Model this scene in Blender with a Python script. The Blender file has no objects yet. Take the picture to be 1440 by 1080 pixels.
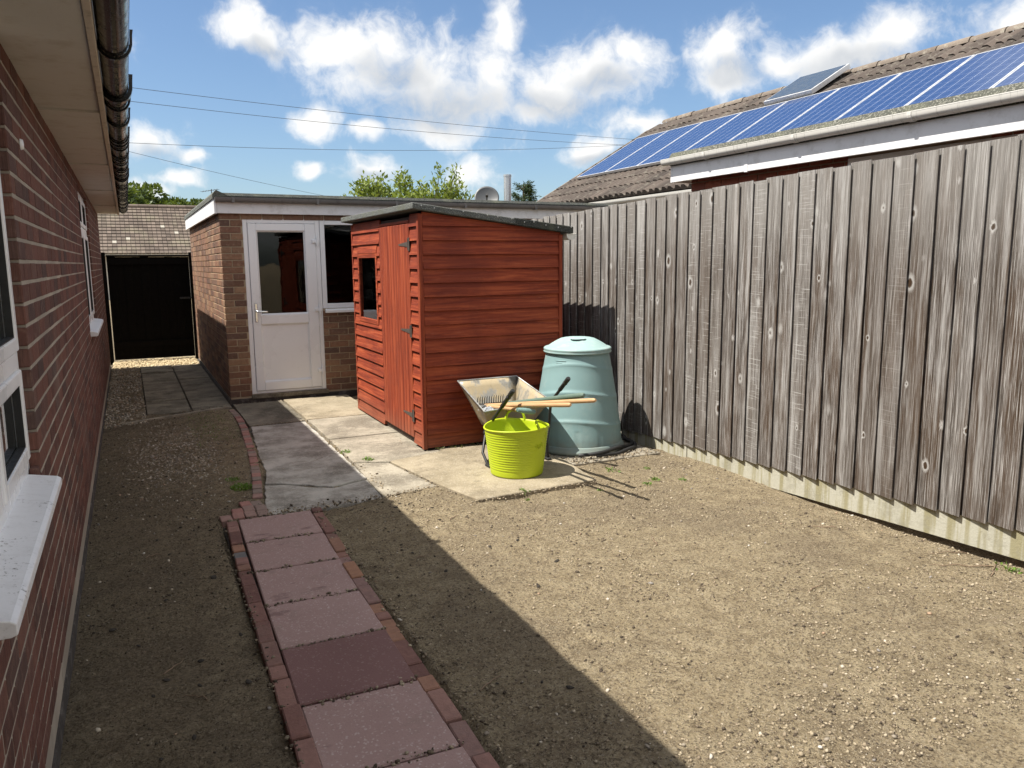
import bpy, bmesh, math, random
import numpy as np
from mathutils import Vector, Matrix
random.seed(7); RNG = np.random.default_rng(11)
S = bpy.context.scene
COL = S.collection
# ------------------------------------------------------------------ camera
YAW, PITCH, ROLL, FPX = math.radians(25.93), math.radians(8.92), math.radians(-0.52), 1100.0
cy_, sy_, cp_, sp_ = math.cos(YAW), math.sin(YAW), math.cos(PITCH), math.sin(PITCH)
FW = Vector((sy_*cp_, cy_*cp_, -sp_)); r0 = Vector((cy_, -sy_, 0)); u0 = r0.cross(FW)
RT = math.cos(ROLL)*r0 + math.sin(ROLL)*u0; UP = -math.sin(ROLL)*r0 + math.cos(ROLL)*u0
CAM = Vector((0, 0, 1.6))
cd = bpy.data.cameras.new('camera'); cam = bpy.data.objects.new('camera', cd); COL.objects.link(cam)
cam.matrix_world = Matrix(((RT.x, UP.x, -FW.x, 0), (RT.y, UP.y, -FW.y, 0), (RT.z, UP.z, -FW.z, CAM.z), (0, 0, 0, 1)))
cd.sensor_fit = 'HORIZONTAL'; cd.sensor_width = 36; cd.lens = 36*FPX/1440; cd.clip_start = .03; cd.clip_end = 3000
S.camera = cam
def pixdir(x, y): return (FW + RT*((x-720)/FPX) - UP*((y-540)/FPX)).normalized()
# ------------------------------------------------------------------ sun and sky
SUNV = Vector((-0.575, 0.06, 1.0)).normalized()        # towards the sun
SUN_EL = math.asin(SUNV.z); SUN_AZ = math.atan2(SUNV.x, SUNV.y)
sl = bpy.data.lights.new('sun', 'SUN'); sl.energy = 4.3; sl.angle = math.radians(.5); sl.color = (1, .95, .86)
so = bpy.data.objects.new('sun', sl); COL.objects.link(so); so.rotation_euler = (-SUNV).to_track_quat('-Z', 'Y').to_euler()
so.location = (-5, 0, 12)
S.view_settings.view_transform = 'Standard'; S.view_settings.look = 'None'; S.view_settings.gamma = 1
S.view_settings.use_curve_mapping = False; S.view_settings.exposure = 1.0
S.cycles.max_bounces = 7; S.cycles.diffuse_bounces = 4; S.cycles.glossy_bounces = 3; S.cycles.transparent_max_bounces = 6; S.cycles.caustics_reflective = False; S.cycles.caustics_refractive = False
W = bpy.data.worlds.new('World'); S.world = W; W.use_nodes = True; W.cycles.sampling_method = 'MANUAL'; W.cycles.sample_map_resolution = 512
class NT:
    """small node-tree helper"""
    def __init__(s, t): s.t = t; t.nodes.clear()
    def n(s, ty, ins=None, **kw):
        o = s.t.nodes.new(ty)
        for k, v in kw.items(): setattr(o, k, v)
        for k, v in (ins or {}).items(): s.set(o, k, v)
        return o
    def set(s, o, k, v):
        i = o.inputs[k]
        if isinstance(v, bpy.types.NodeSocket): s.t.links.new(v, i)
        elif isinstance(v, bpy.types.Node): s.t.links.new(v.outputs[0], i)
        else: i.default_value = v
    def m(s, op, a, b=0.0, c=None, clamp=False):
        o = s.n('ShaderNodeMath', {0: a, 1: b}, operation=op, use_clamp=clamp)
        if c is not None: s.set(o, 2, c)
        return o.outputs[0]
    def v(s, op, a, b=(0, 0, 0)):
        o = s.n('ShaderNodeVectorMath', {0: a, 1: b}, operation=op)
        return o.outputs['Value'] if op in ('DOT_PRODUCT', 'LENGTH', 'DISTANCE') else o.outputs[0]
    def mapr(s, x, a, b, c=0., d=1., smooth=True):
        return s.n('ShaderNodeMapRange', {0: x, 1: a, 2: b, 3: c, 4: d}, interpolation_type='SMOOTHSTEP' if smooth else 'LINEAR').outputs[0]
    def noise(s, vec, scale, detail=4, rough=.55, dist=0., out=0):
        return s.n('ShaderNodeTexNoise', {'Vector': vec, 'Scale': scale, 'Detail': detail, 'Roughness': rough, 'Distortion': dist}).outputs[out]
    def mix(s, f, a, b, mode='MIX'):
        o = s.n('ShaderNodeMix', data_type='RGBA', blend_type=mode)
        s.set(o, 0, f); s.set(o, 6, a if not isinstance(a, tuple) else (*a, 1)[:4]); s.set(o, 7, b if not isinstance(b, tuple) else (*b, 1)[:4])
        return o.outputs[2]
    def ramp(s, f, stops, interp='LINEAR'):
        o = s.n('ShaderNodeValToRGB', {0: f}); cr = o.color_ramp; cr.interpolation = interp
        while len(cr.elements) < len(stops): cr.elements.new(.5)
        for e, (p, c) in zip(cr.elements, stops): e.position = p; e.color = (*c, 1)
        return o.outputs[0]
    def comb(s, x, y, z): return s.n('ShaderNodeCombineXYZ', {0: x, 1: y, 2: z}).outputs[0]
    def sep(s, v): return s.n('ShaderNodeSeparateXYZ', {0: v}).outputs
# clouds: soft-edged masses at directions in the sky, torn by noise, plus added ones over the unseen sky, thickened to brighten the shade
CLOUDS = [(345,35,48,30),(385,62,45,28),(480,70,75,48),(545,55,50,38),(520,115,55,30),(600,105,95,52),(655,135,90,48),(700,110,50,45),(625,178,58,20),(712,42,26,42),
          (780,125,80,45),(845,105,75,42),(885,75,42,30),(755,160,50,18),(1025,70,50,36),(1020,112,52,26),(1170,78,75,36),(1255,45,60,32),(1105,88,35,20),
          (825,214,46,20),(890,178,44,22),(447,176,34,22),(515,188,26,13),(205,200,38,26),(242,252,38,14),(200,270,40,16),(268,217,20,11),
          (517,243,42,22),(436,246,17,12),(668,246,36,24),(1440,40,60,40),(50,60,70,40)]
GREYS = [(620,148,115,34),(560,105,60,28),(790,150,85,26),(1035,105,45,20),(1200,90,75,22),(380,75,40,14),(850,118,50,20),(215,215,30,12),(830,225,40,10),(515,255,36,10)]
w = NT(W.node_tree)
dirv = w.v('NORMALIZE', w.n('ShaderNodeTexCoord').outputs['Generated'])
sky = w.n('ShaderNodeTexSky', sky_type='NISHITA', sun_disc=False, sun_elevation=SUN_EL, sun_rotation=SUN_AZ, altitude=50, air_density=1.0, dust_density=.9, ozone_density=1.6)
warp = w.n('ShaderNodeTexNoise', {'Vector': dirv, 'Scale': 11., 'Detail': 3., 'Roughness': .62}).outputs[1]
dw = w.v('ADD', dirv, w.n('ShaderNodeVectorMath', {0: w.v('SUBTRACT', warp, (.5, .5, .5)), 3: .055}, operation='SCALE').outputs[0])
def masses(lst):
    f_ = None
    for (x, y, a, b) in lst:
        c = pixdir(x, y); h = Vector((c.y, -c.x, 0)).normalized(); up = h.cross(c)
        vv = w.comb(w.v('DOT_PRODUCT', dw, tuple(h*(FPX/a))), w.v('DOT_PRODUCT', dw, tuple(up*(FPX/b))), 0.)
        q = w.m('SUBTRACT', 1., w.v('LENGTH', vv)); f_ = q if f_ is None else w.m('SMOOTH_MAX', f_, q, .2)
    return f_
field = masses(CLOUDS)
fine = w.noise(dw, 20., 6., .62)
dz = w.sep(dirv)[2]
lay = w.comb(*[w.m('DIVIDE', w.sep(dirv)[k], w.m('ADD', w.m('MAXIMUM', dz, 0.), .18)) for k in (0, 1)], .37)
gen = w.m('SUBTRACT', w.m('MULTIPLY', w.noise(lay, 1.6, 4., .55), 5.), 2.0)
infr = w.mapr(w.v('DOT_PRODUCT', dirv, tuple(pixdir(720, 300))), .74, .86, 0., 4.)
field = w.m('MAXIMUM', field, w.m('SUBTRACT', gen, infr))
fo = w.m('SUBTRACT', fine, .5)
dens = w.m('ADD', field, w.m('MULTIPLY', fo, 2.6))
wisp = w.m('MULTIPLY', w.mapr(w.m('ADD', dens, .5), 0., 1.3), .12)
mask = w.m('MAXIMUM', w.m('POWER', w.mapr(dens, -.25, .95), .9), wisp)
grey = w.mapr(w.m('ADD', masses(GREYS), w.m('MULTIPLY', fo, 1.8)), -.35, .85)
lit = w.m('ADD', w.m('SUBTRACT', 1., w.m('MULTIPLY', grey, .85)), w.m('MULTIPLY', fo, .9), clamp=True)
ccol = w.mix(lit, (4.5, 4.8, 5.2), (8.3, 8.25, 8.1))
skyc = w.mix(1.0, sky.outputs[0], (.90, 1.0, 1.10), 'MULTIPLY')
final = w.mix(w.m('MULTIPLY', mask, w.mapr(dz, .0, .05)), skyc, ccol)
bg = w.n('ShaderNodeBackground', {'Color': final, 'Strength': .066})
w.n('ShaderNodeOutputWorld', {0: bg.outputs[0]})
# ------------------------------------------------------------------ mesh helpers
class MB:
    def __init__(s): s.v = []; s.f = []; s.sm = []
    def add(s, vs, fs, smooth=False):
        o = len(s.v); s.v += [tuple(p) for p in vs]; s.f += [tuple(i+o for i in f) for f in fs]; s.sm += [smooth]*len(fs); return s
    def box(s, a, b, M=None):
        (x0, y0, z0), (x1, y1, z1) = a, b
        vs = [(x0,y0,z0),(x1,y0,z0),(x1,y1,z0),(x0,y1,z0),(x0,y0,z1),(x1,y0,z1),(x1,y1,z1),(x0,y1,z1)]
        if M is not None: vs = [M @ Vector(p) for p in vs]
        return s.add(vs, [(0,3,2,1),(4,5,6,7),(0,1,5,4),(1,2,6,5),(2,3,7,6),(3,0,4,7)])
    def cham(s, a, b, c, M=None):
        """box with chamfered edges (44 triangles)"""
        lo, hi = Vector(a), Vector(b); bm = bmesh.new(); bmesh.ops.create_cube(bm, size=1)
        for v in bm.verts: v.co = Vector([lo[i]+(v.co[i]+.5)*(hi[i]-lo[i]) for i in range(3)])
        bmesh.ops.bevel(bm, geom=bm.edges[:], offset=c, segments=1, affect='EDGES', profile=.5)
        bm.verts.index_update(); vs = [v.co.copy() for v in bm.verts]; fs = [[v.index for v in f.verts] for f in bm.faces]; bm.free()
        if M is not None: vs = [M @ p for p in vs]
        return s.add(vs, fs)
    def prism(s, poly, axis, lo, hi, M=None):
        """poly: 2-D outline; extruded along axis 'x','y' or 'z'"""
        f = {'x': lambda p, t: (t, p[0], p[1]), 'y': lambda p, t: (p[0], t, p[1]), 'z': lambda p, t: (p[0], p[1], t)}[axis]
        n = len(poly); vs = [f(p, lo) for p in poly]+[f(p, hi) for p in poly]
        if M is not None: vs = [M @ Vector(p) for p in vs]
        fs = [tuple(range(n))[::-1], tuple(range(n, 2*n))]+[(i, (i+1) % n, (i+1) % n+n, i+n) for i in range(n)]
        return s.add(vs, fs)
    def tube(s, path, r, n=10, cap=True, smooth=True):
        P = [Vector(p) for p in path]; m = len(P); rr = r if isinstance(r, (list, tuple)) else [r]*m; vs = []; ref = None
        for i in range(m):
            t = (P[min(i+1, m-1)]-P[max(i-1, 0)]).normalized()
            if ref is None: ref = Vector((0, 0, 1)) if abs(t.z) < .9 else Vector((1, 0, 0))
            a = t.cross(ref).normalized(); ref = a.cross(t).normalized(); b = ref
            vs += [P[i]+(a*math.cos(2*math.pi*k/n)+b*math.sin(2*math.pi*k/n))*rr[i] for k in range(n)]
        fs = [(i*n+k, i*n+(k+1) % n, (i+1)*n+(k+1) % n, (i+1)*n+k) for i in range(m-1) for k in range(n)]
        s.add(vs, fs, smooth)
        if cap: s.add(vs[:n], [tuple(range(n))[::-1]]); s.add(vs[-n:], [tuple(range(n))])
        return s
    def lathe(s, prof, c, n=48, fn=None, smooth=True, a0=0., a1=2*math.pi):
        full = abs(a1-a0-2*math.pi) < 1e-6; k = n if full else n+1; vs = []
        for (r, z) in prof:
            for i in range(k):
                t = a0+(a1-a0)*i/n; rr, zz = (fn(r, z, t) if fn else (r, z)); vs.append((c[0]+rr*math.cos(t), c[1]+rr*math.sin(t), c[2]+zz))
        fs = [(j*k+i, j*k+(i+1) % k, (j+1)*k+(i+1) % k, (j+1)*k+i) for j in range(len(prof)-1) for i in range(n if full else n)]
        return s.add(vs, fs, smooth)
    def quad(s, a, b, c, d): return s.add([a, b, c, d], [(0, 1, 2, 3)])
    def mesh(s, name):
        me = bpy.data.meshes.new(name); me.from_pydata(s.v, [], s.f); me.polygons.foreach_set('use_smooth', s.sm); me.validate(); me.update(); return me
def wloc(o):
    p = Vector((0, 0, 0))
    while o is not None: p += o.location; o = o.parent
    return p
def link(o, parent=None): COL.objects.link(o); o.parent = parent; return o
def obj(name, mb, mat, parent=None, origin=None, bev=0.):
    """mesh given in world coordinates; origin = object origin (world)"""
    base = Vector(origin) if origin else (wloc(parent) if parent else Vector((0, 0, 0)))
    mb.v = [(p[0]-base.x, p[1]-base.y, p[2]-base.z) for p in mb.v]
    o = bpy.data.objects.new(name, mb.mesh(name)); link(o, parent); o.data.materials.append(mat)
    o.location = base-(wloc(parent) if parent else Vector((0, 0, 0)))
    if bev:
        b = o.modifiers.new('bevel', 'BEVEL'); b.width = bev; b.segments = 2; b.limit_method = 'ANGLE'; b.angle_limit = math.radians(40)
    return o
def inst(name, me, loc, parent, rot=(0, 0, 0), scale=(1, 1, 1)):
    """copy of a shared mesh at a world position"""
    o = bpy.data.objects.new(name, me); link(o, parent); o.location = Vector(loc)-(wloc(parent) if parent else Vector((0, 0, 0)))
    o.rotation_euler = rot; o.scale = scale; return o
def thing(name, label, cat, loc=(0, 0, 0), group=None):
    o = bpy.data.objects.new(name, None); link(o); o.location = loc; o.empty_display_size = .1; return tag(o, label, cat, group)
def tag(o, label, cat, group=None):
    o['label'] = label; o['category'] = cat
    if group: o['group'] = group
    return o
def struct(o): o['kind'] = 'structure'; return o
def stuff(o): o['kind'] = 'stuff'; return o
def meshof(name, mb, mat): me = mb.mesh(name); me.materials.append(mat); return me
# value noise in numpy for terrain
class VN:
    def __init__(s, seed): s.g = np.random.default_rng(seed).random((256, 256))
    def __call__(s, x, y):
        xi = np.floor(x).astype(int); yi = np.floor(y).astype(int); fx = x-xi; fy = y-yi; fx = fx*fx*(3-2*fx); fy = fy*fy*(3-2*fy); g = s.g
        a = g[xi & 255, yi & 255]; b = g[(xi+1) & 255, yi & 255]; c = g[xi & 255, (yi+1) & 255]; d = g[(xi+1) & 255, (yi+1) & 255]
        return (a*(1-fx)+b*fx)*(1-fy)+(c*(1-fx)+d*fx)*fy-.5
# ------------------------------------------------------------------ materials
def mat(name, build):
    m = bpy.data.materials.new(name); m.use_nodes = True; t = NT(m.node_tree); p = t.n('ShaderNodeBsdfPrincipled')
    out = t.n('ShaderNodeOutputMaterial', {0: p.outputs[0]}); build(t, p, out); return m
def pos(t): return t.n('ShaderNodeNewGeometry').outputs['Position']
def rnd(t):
    a = t.n('ShaderNodeObjectInfo').outputs['Random']; b = t.n('ShaderNodeNewGeometry').outputs['Random Per Island']
    return t.m('FRACT', t.m('ADD', t.m('MULTIPLY', a, 7.31), t.m('MULTIPLY', b, 3.17)))
def bump(t, p, h, dist=.01, strength=1.):
    t.set(p, 'Normal', t.n('ShaderNodeBump', {'Height': h, 'Distance': dist, 'Strength': strength}).outputs[0])
def P(t, p, **kw):
    for k, v in kw.items():
        k = {'col': 'Base Color', 'rough': 'Roughness', 'metal': 'Metallic', 'spec': 'Specular IOR Level'}.get(k, k)
        t.set(p, k, (*v, 1) if isinstance(v, tuple) and len(v) == 3 else v)
def simple(name, col, rough=.5, metal=0., var=.12, sc=6., bm=0., spec=.5, dirt=None, splash=None):
    def b(t, p, o):
        n = t.noise(pos(t), sc, 6., .6); c = t.mix(n, tuple(x*(1-var) for x in col), tuple(min(1, x*(1+var)) for x in col))
        if dirt:
            c = t.mix(t.m('MULTIPLY', t.mapr(t.noise(pos(t), dirt[1], 8., .7), .48, .72), dirt[2]), c, dirt[0])
        if splash:      # mud splashed up from the ground
            n2 = t.noise(pos(t), 16., 7., .75); c = t.mix(t.m('MULTIPLY', t.mapr(t.m('ADD', t.sep(pos(t))[2], t.m('MULTIPLY', t.m('SUBTRACT', n2, .5), splash[1]*1.6)), 0., splash[1], 1., 0.), splash[2]), c, splash[0])
        P(t, p, col=c, rough=t.mapr(t.noise(pos(t), sc*2.3, 4.), .3, .7, max(0.03, rough-.08), min(1, rough+.1)), metal=metal, spec=spec)
        if bm: bump(t, p, t.noise(pos(t), sc*8, 5., .6), bm)
    return mat(name, b)
def scaled(t, v, s): return t.v('MULTIPLY', v, s)
def brick_mat(name, stops, streak=(30, 30, 2.5), amt=.5, fleck=None):
    def b(t, p, o):
        x = pos(t); r = rnd(t); c = t.ramp(r, stops)
        st = t.noise(scaled(t, x, streak), 4., 6., .7); pt = t.noise(x, 23., 6., .65)
        c = t.mix(t.m('MULTIPLY', t.mapr(st, .35, .75), amt), c, (.045, .03, .028))
        c = t.mix(t.m('MULTIPLY', t.mapr(pt, .5, .75), .35), c, fleck or (.36, .2, .15))
        c = t.mix(t.m('MULTIPLY', t.mapr(t.noise(x, 1.7, 5., .6), .52, .8), .3), c, (.30, .24, .2))
        P(t, p, col=c, rough=.9, spec=.25); bump(t, p, t.m('ADD', st, t.m('MULTIPLY', pt, .7)), .006)
    return mat(name, b)
M = {}
M['brick_house'] = brick_mat('brick_house', [(0, (.115, .055, .044)), (.3, (.175, .075, .057)), (.6, (.21, .092, .068)), (.85, (.15, .078, .063)), (1, (.10, .06, .052))], (26, 26, 2.), .58, (.33, .21, .16))
M['brick_garage'] = brick_mat('brick_garage', [(0, (.17, .095, .064)), (.25, (.29, .155, .095)), (.4, (.13, .08, .062)), (.55, (.24, .12, .08)), (.7, (.33, .20, .12)), (.85, (.14, .082, .063)), (1, (.35, .22, .135))], (8, 8, 8), .3, (.42, .32, .22))
M['brick_red'] = brick_mat('brick_red', [(0, (.27, .085, .055)), (.5, (.36, .12, .075)), (1, (.22, .075, .055))], (9, 9, 9), .3)
def mortar(name, col):
    def b(t, p, o):
        x = pos(t); n = t.noise(x, 60., 6., .7); g = t.noise(x, 2.2, 5., .6)
        P(t, p, col=t.mix(t.mapr(g, .4, .7), tuple(c*.72 for c in col), t.mix(n, tuple(c*.85 for c in col), tuple(c*1.12 for c in col))), rough=.95, spec=.2); bump(t, p, n, .004)
    return mat(name, b)
M['mortar_house'] = mortar('mortar_house', (.46, .40, .33)); M['mortar_garage'] = mortar('mortar_garage', (.50, .40, .28)); M['mortar_red'] = mortar('mortar_red', (.4, .3, .22))
def upvc(name, col, dirt):
    def b(t, p, o):
        x = pos(t); d = t.mapr(t.noise(x, 14., 8., .75), .54, .74); sm = t.noise(x, 2.5, 4.)
        c = t.mix(t.m('MULTIPLY', d, dirt), t.mix(sm, tuple(k*.94 for k in col), col), (.3, .28, .24)); P(t, p, col=c, rough=t.mapr(sm, .3, .7, .22, .4), spec=.5)
    return mat(name, b)
M['upvc'] = upvc('upvc', (.88, .885, .90), .10); M['upvc_dirty'] = upvc('upvc_dirty', (.8, .8, .8), .55)
def sill_m(t, p, o):
    x = pos(t); d = t.mapr(t.noise(x, 90., 4., .7), .57, .66); z = t.mapr(t.noise(x, 7., 4., .6), .45, .65); sp = t.m('MULTIPLY', d, z)
    c = t.mix(t.m('MULTIPLY', t.mapr(t.noise(x, 18., 8., .75), .45, .75), .3), (.8, .8, .81), (.42, .4, .37)); P(t, p, col=t.mix(sp, c, (.1, .085, .07)), rough=.4)
M['sill'] = mat('sill', sill_m)
M['soffit'] = simple('soffit', (.66, .64, .61), .8, var=.08, sc=3., dirt=((.42, .36, .29), 6., .5), bm=.001)
M['fascia_cream'] = simple('fascia_cream', (.62, .55, .47), .7, var=.1, sc=5., dirt=((.28, .23, .18), 18., .6))
M['black_gloss'] = simple('black_gloss', (.005, .005, .0055), .2, spec=.28, var=.3, sc=9., dirt=((.05, .045, .04), 20., .4))
M['black_rubber'] = simple('black_rubber', (.018, .018, .018), .6, var=.3, sc=20.)
def glass_m(tint, refl):
    def b(t, p, o):
        x = pos(t); lw = t.n('ShaderNodeFresnel', {0: 1.5}).outputs[0]; wob = t.noise(x, 3., 2.)
        nb = t.n('ShaderNodeBump', {'Height': wob, 'Distance': .004, 'Strength': .3}).outputs[0]
        g = t.n('ShaderNodeBsdfGlossy', {'Color': (1, 1, 1, 1), 'Roughness': .015, 'Normal': nb}); tr = t.n('ShaderNodeBsdfTransparent', {'Color': (*tint, 1)})
        ms = t.n('ShaderNodeMixShader', {0: t.m('MULTIPLY', lw, refl, clamp=True)}); t.set(ms, 1, tr.outputs[0]); t.set(ms, 2, g.outputs[0]); t.set(o, 0, ms.outputs[0])
    return b
M['glass'] = mat('glass', glass_m((.75, .79, .78), 1.5)); M['glass_dark'] = mat('glass_dark', glass_m((.35, .37, .37), .65))
M['dark_room'] = simple('dark_room', (.06, .058, .055), .9)
M['blind'] = simple('blind', (.62, .62, .62), .9); M['curtain'] = simple('curtain', (.45, .44, .43), .9)
M['fascia_white'] = simple('fascia_white', (.80, .80, .81), .45, var=.06, sc=3., dirt=((.45, .43, .4), 7., .45))
def felt_m(col, light, sc):
    def b(t, p, o):
        x = pos(t); v = t.n('ShaderNodeTexVoronoi', {'Vector': x, 'Scale': sc}).outputs['Color']; g = t.sep(v)[0]; n = t.noise(x, 5., 6., .65)
        c = t.mix(t.mapr(g, .45, 1.), col, light); c = t.mix(t.m('MULTIPLY', t.mapr(n, .45, .72), .6), c, (.14, .145, .10)); P(t, p, col=c, rough=.95, spec=.2); bump(t, p, g, .004)
    return mat('felt', b)
M['felt'] = felt_m((.035, .038, .036), (.13, .135, .125), 260.); M['felt_green'] = felt_m((.085, .09, .085), (.30, .31, .29), 300.); M['felt_pale'] = felt_m((.075, .077, .065), (.24, .235, .20), 130.)
M['gutter_grey'] = simple('gutter_grey', (.16, .15, .145), .6, var=.2, sc=8., dirt=((.05, .05, .045), 16., .6))
def gutterw(t, p, o):
    x = pos(t); n = t.noise(scaled(t, x, (3, 40, 3)), 1.6, 7., .75); c = t.mix(t.m('MULTIPLY', t.mapr(n, .54, .70), .6), (.72, .70, .65), (.20, .19, .165)); P(t, p, col=c, rough=.5)
M['gutter_white'] = mat('gutter_white', gutterw)
def concrete(name, c1, c2, stain, samt=.6, agg=.5):
    def b(t, p, o):
        x = pos(t); n = t.noise(x, 3.2, 8., .68); f = t.noise(x, 95., 4., .7); a = t.n('ShaderNodeTexVoronoi', {'Vector': x, 'Scale': 130.}).outputs['Color']
        c = t.mix(t.mapr(n, .36, .64), c1, c2); c = t.mix(t.m('MULTIPLY', t.mapr(t.noise(x, 1.7, 8., .72), .49, .60), samt), c, stain); c = t.mix(t.m('MULTIPLY', t.mapr(t.noise(x, 7., 6., .7), .54, .64), samt*.5), c, tuple(k*.6 for k in c1))
        c = t.mix(t.m('MULTIPLY', t.mapr(f, .55, .75), agg), c, tuple(k*.45 for k in c1)); c = t.mix(t.m('MULTIPLY', t.mapr(t.sep(a)[0], .8, 1.), agg*.7), c, (.55, .5, .42))
        P(t, p, col=c, rough=.93, spec=.25); bump(t, p, t.m('ADD', t.m('MULTIPLY', n, 1.5), f), .006)
    return mat(name, b)
M['concrete'] = concrete('concrete', (.225, .198, .153), (.36, .32, .252), (.15, .13, .10), .7); M['concrete_yellow'] = concrete('concrete_yellow', (.25, .208, .142), (.35, .295, .21), (.17, .14, .095), .65)
M['concrete_rough'] = concrete('concrete_rough', (.27, .25, .215), (.50, .47, .42), (.14, .122, .10), .55, .7); M['flag'] = concrete('flag', (.15, .13, .10), (.26, .23, .175), (.085, .075, .055), .75, .3)
def gboard(t, p, o):
    x = pos(t); s = t.noise(scaled(t, x, (1, 9, .6)), 1.5, 5., .6); f = t.noise(x, 70., 5., .7)
    c = t.mix(f, (.36, .345, .275), (.50, .485, .41)); c = t.mix(t.m('MULTIPLY', t.mapr(s, .46, .6), .75), c, (.25, .22, .11)); c = t.mix(t.m('MULTIPLY', t.mapr(t.noise(x, 6., 6., .7), .5, .64), .5), c, (.26, .245, .19)); P(t, p, col=c, rough=.95, spec=.2); bump(t, p, f, .003)
M['gravel_board'] = mat('gravel_board', gboard)
def slab_m(t, p, o):
    x = pos(t); r = rnd(t); f = t.noise(x, 140., 4., .7); n = t.noise(x, 2.4, 7., .65); a = t.n('ShaderNodeTexVoronoi', {'Vector': x, 'Scale': 150.}).outputs['Color']
    c = t.mix(n, (.28, .182, .165), (.385, .265, .242)); c = t.mix(t.m('MULTIPLY', t.mapr(f, .5, .8), .45), c, (.21, .125, .115)); c = t.mix(t.m('MULTIPLY', t.mapr(t.sep(a)[1], .86, 1.), .5), c, (.55, .46, .42))
    wet = t.mapr(t.noise(t.v('ADD', scaled(t, x, (1, 2.2, 1)), (3, 0, 0)), 2.1, 5., .6), .6, .66); c = t.mix(t.m('MULTIPLY', wet, .6), c, (.15, .085, .08)); c = t.mix(t.m('MULTIPLY', t.mapr(t.noise(x, 6., 7., .72), .52, .68), .4), c, (.22, .165, .14))
    P(t, p, col=c, rough=.9, spec=.25); bump(t, p, f, .002)
M['slab'] = mat('slab', slab_m)
def slabwet_m(t, p, o):
    x = pos(t); f = t.noise(x, 140., 4., .7); n = t.noise(x, 2.4, 6.); a = t.n('ShaderNodeTexVoronoi', {'Vector': x, 'Scale': 150.}).outputs['Color']
    c = t.mix(n, (.145, .075, .069), (.21, .115, .106)); c = t.mix(t.m('MULTIPLY', t.mapr(t.sep(a)[1], .88, 1.), .5), c, (.3, .22, .2)); P(t, p, col=c, rough=.8, spec=.3); bump(t, p, f, .002)
M['slab_wet'] = mat('slab_wet', slabwet_m)
M['edging'] = brick_mat('edging', [(0, (.13, .065, .055)), (.18, (.22, .115, .095)), (.35, (.29, .165, .135)), (.5, (.24, .13, .11)), (.62, (.34, .18, .11)), (.75, (.19, .11, .095)), (.86, (.27, .17, .15)), (.93, (.20, .20, .195)), (1, (.14, .14, .14))], (6, 6, 6), .25)
M['paver'] = brick_mat('paver', [(0, (.26, .13, .11)), (.3, (.36, .18, .15)), (.6, (.30, .20, .17)), (1, (.22, .18, .15))], (6, 6, 6), .25)
def soil_m(t, p, o):
    x = pos(t); n1 = t.noise(x, 1.1, 5., .6); n2 = t.noise(x, 9., 7., .7); n3 = t.noise(x, 55., 6., .75); n4 = t.noise(x, 190., 3., .7)
    c = t.ramp(n2, [(.3, (.235, .185, .120)), (.48, (.37, .298, .198)), (.68, (.48, .40, .275))])
    c = t.mix(t.m('MULTIPLY', t.mapr(n1, .47, .64), .5), c, (.205, .162, .118))
    c = t.mix(t.m('MULTIPLY', t.mapr(n3, .50, .64), .75), c, (.125, .097, .070)); c = t.mix(t.m('MULTIPLY', t.mapr(n4, .55, .65), .65), c, (.60, .52, .40))
    damp_shade = t.m('MULTIPLY', t.mapr(t.m('ADD', t.sep(x)[0], t.m('MULTIPLY', t.m('SUBTRACT', n2, .5), .9)), .0, 1.15, 1., 0.), .55)  # darker towards the house: damp soil plus the house's shade put into the colour
    c = t.mix(damp_shade, c, (.11, .093, .072)); c = t.n('ShaderNodeBrightContrast', {'Color': c, 'Bright': .085, 'Contrast': .18}).outputs[0]; vx = t.v('ADD', x, t.n('ShaderNodeVectorMath', {0: t.n('ShaderNodeTexNoise', {'Vector': x, 'Scale': 60., 'Detail': 2.}).outputs[1], 3: .02}, operation='SCALE').outputs[0]); g1 = t.sep(t.n('ShaderNodeTexVoronoi', {'Vector': vx, 'Scale': 70.}).outputs['Color']); g2 = t.sep(t.n('ShaderNodeTexVoronoi', {'Vector': vx, 'Scale': 150.}).outputs['Color'])
    c = t.mix(t.mapr(g1[0], .60, 1., 0., .55), c, t.mix(.5, c, (.07, .052, .036))); c = t.mix(t.mapr(g2[1], .72, 1., 0., .75), c, (.085, .066, .048)); c = t.mix(t.m('MULTIPLY', t.mapr(g2[0], .82, 1., 0., .6), t.m('SUBTRACT', 1., damp_shade)), c, (.58, .50, .385)); c = t.mix(t.mapr(g1[2], .85, 1., 0., .35), c, (.46, .385, .28))
    c = t.mix(1., c, (1.13, 1.11, 1.05), 'MULTIPLY'); P(t, p, col=c, rough=.98, spec=.15); bump(t, p, t.m('ADD', t.m('ADD', t.m('MULTIPLY', n2, 1.3), t.m('MULTIPLY', g1[0], .22)), t.m('ADD', t.m('MULTIPLY', n3, 1.3), t.m('MULTIPLY', g2[1], .12))), .05)
M['soil'] = mat('soil', soil_m)
def clod_m(t, p, o):
    r = rnd(t); x = pos(t); c = t.ramp(r, [(0, (.07, .055, .042)), (.28, (.16, .127, .09)), (.55, (.31, .25, .175)), (.85, (.36, .30, .21)), (1, (.42, .355, .26))]); c = t.mix(t.mapr(t.sep(x)[0], .2, 1.1, .55, 0.), c, (.06, .05, .04)); P(t, p, col=c, rough=.97, spec=.15); bump(t, p, t.noise(x, 160., 4., .7), .004)  # crumbs darken towards the house as well, its shade mixed into their colour
M['clod'] = mat('clod', clod_m)
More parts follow.
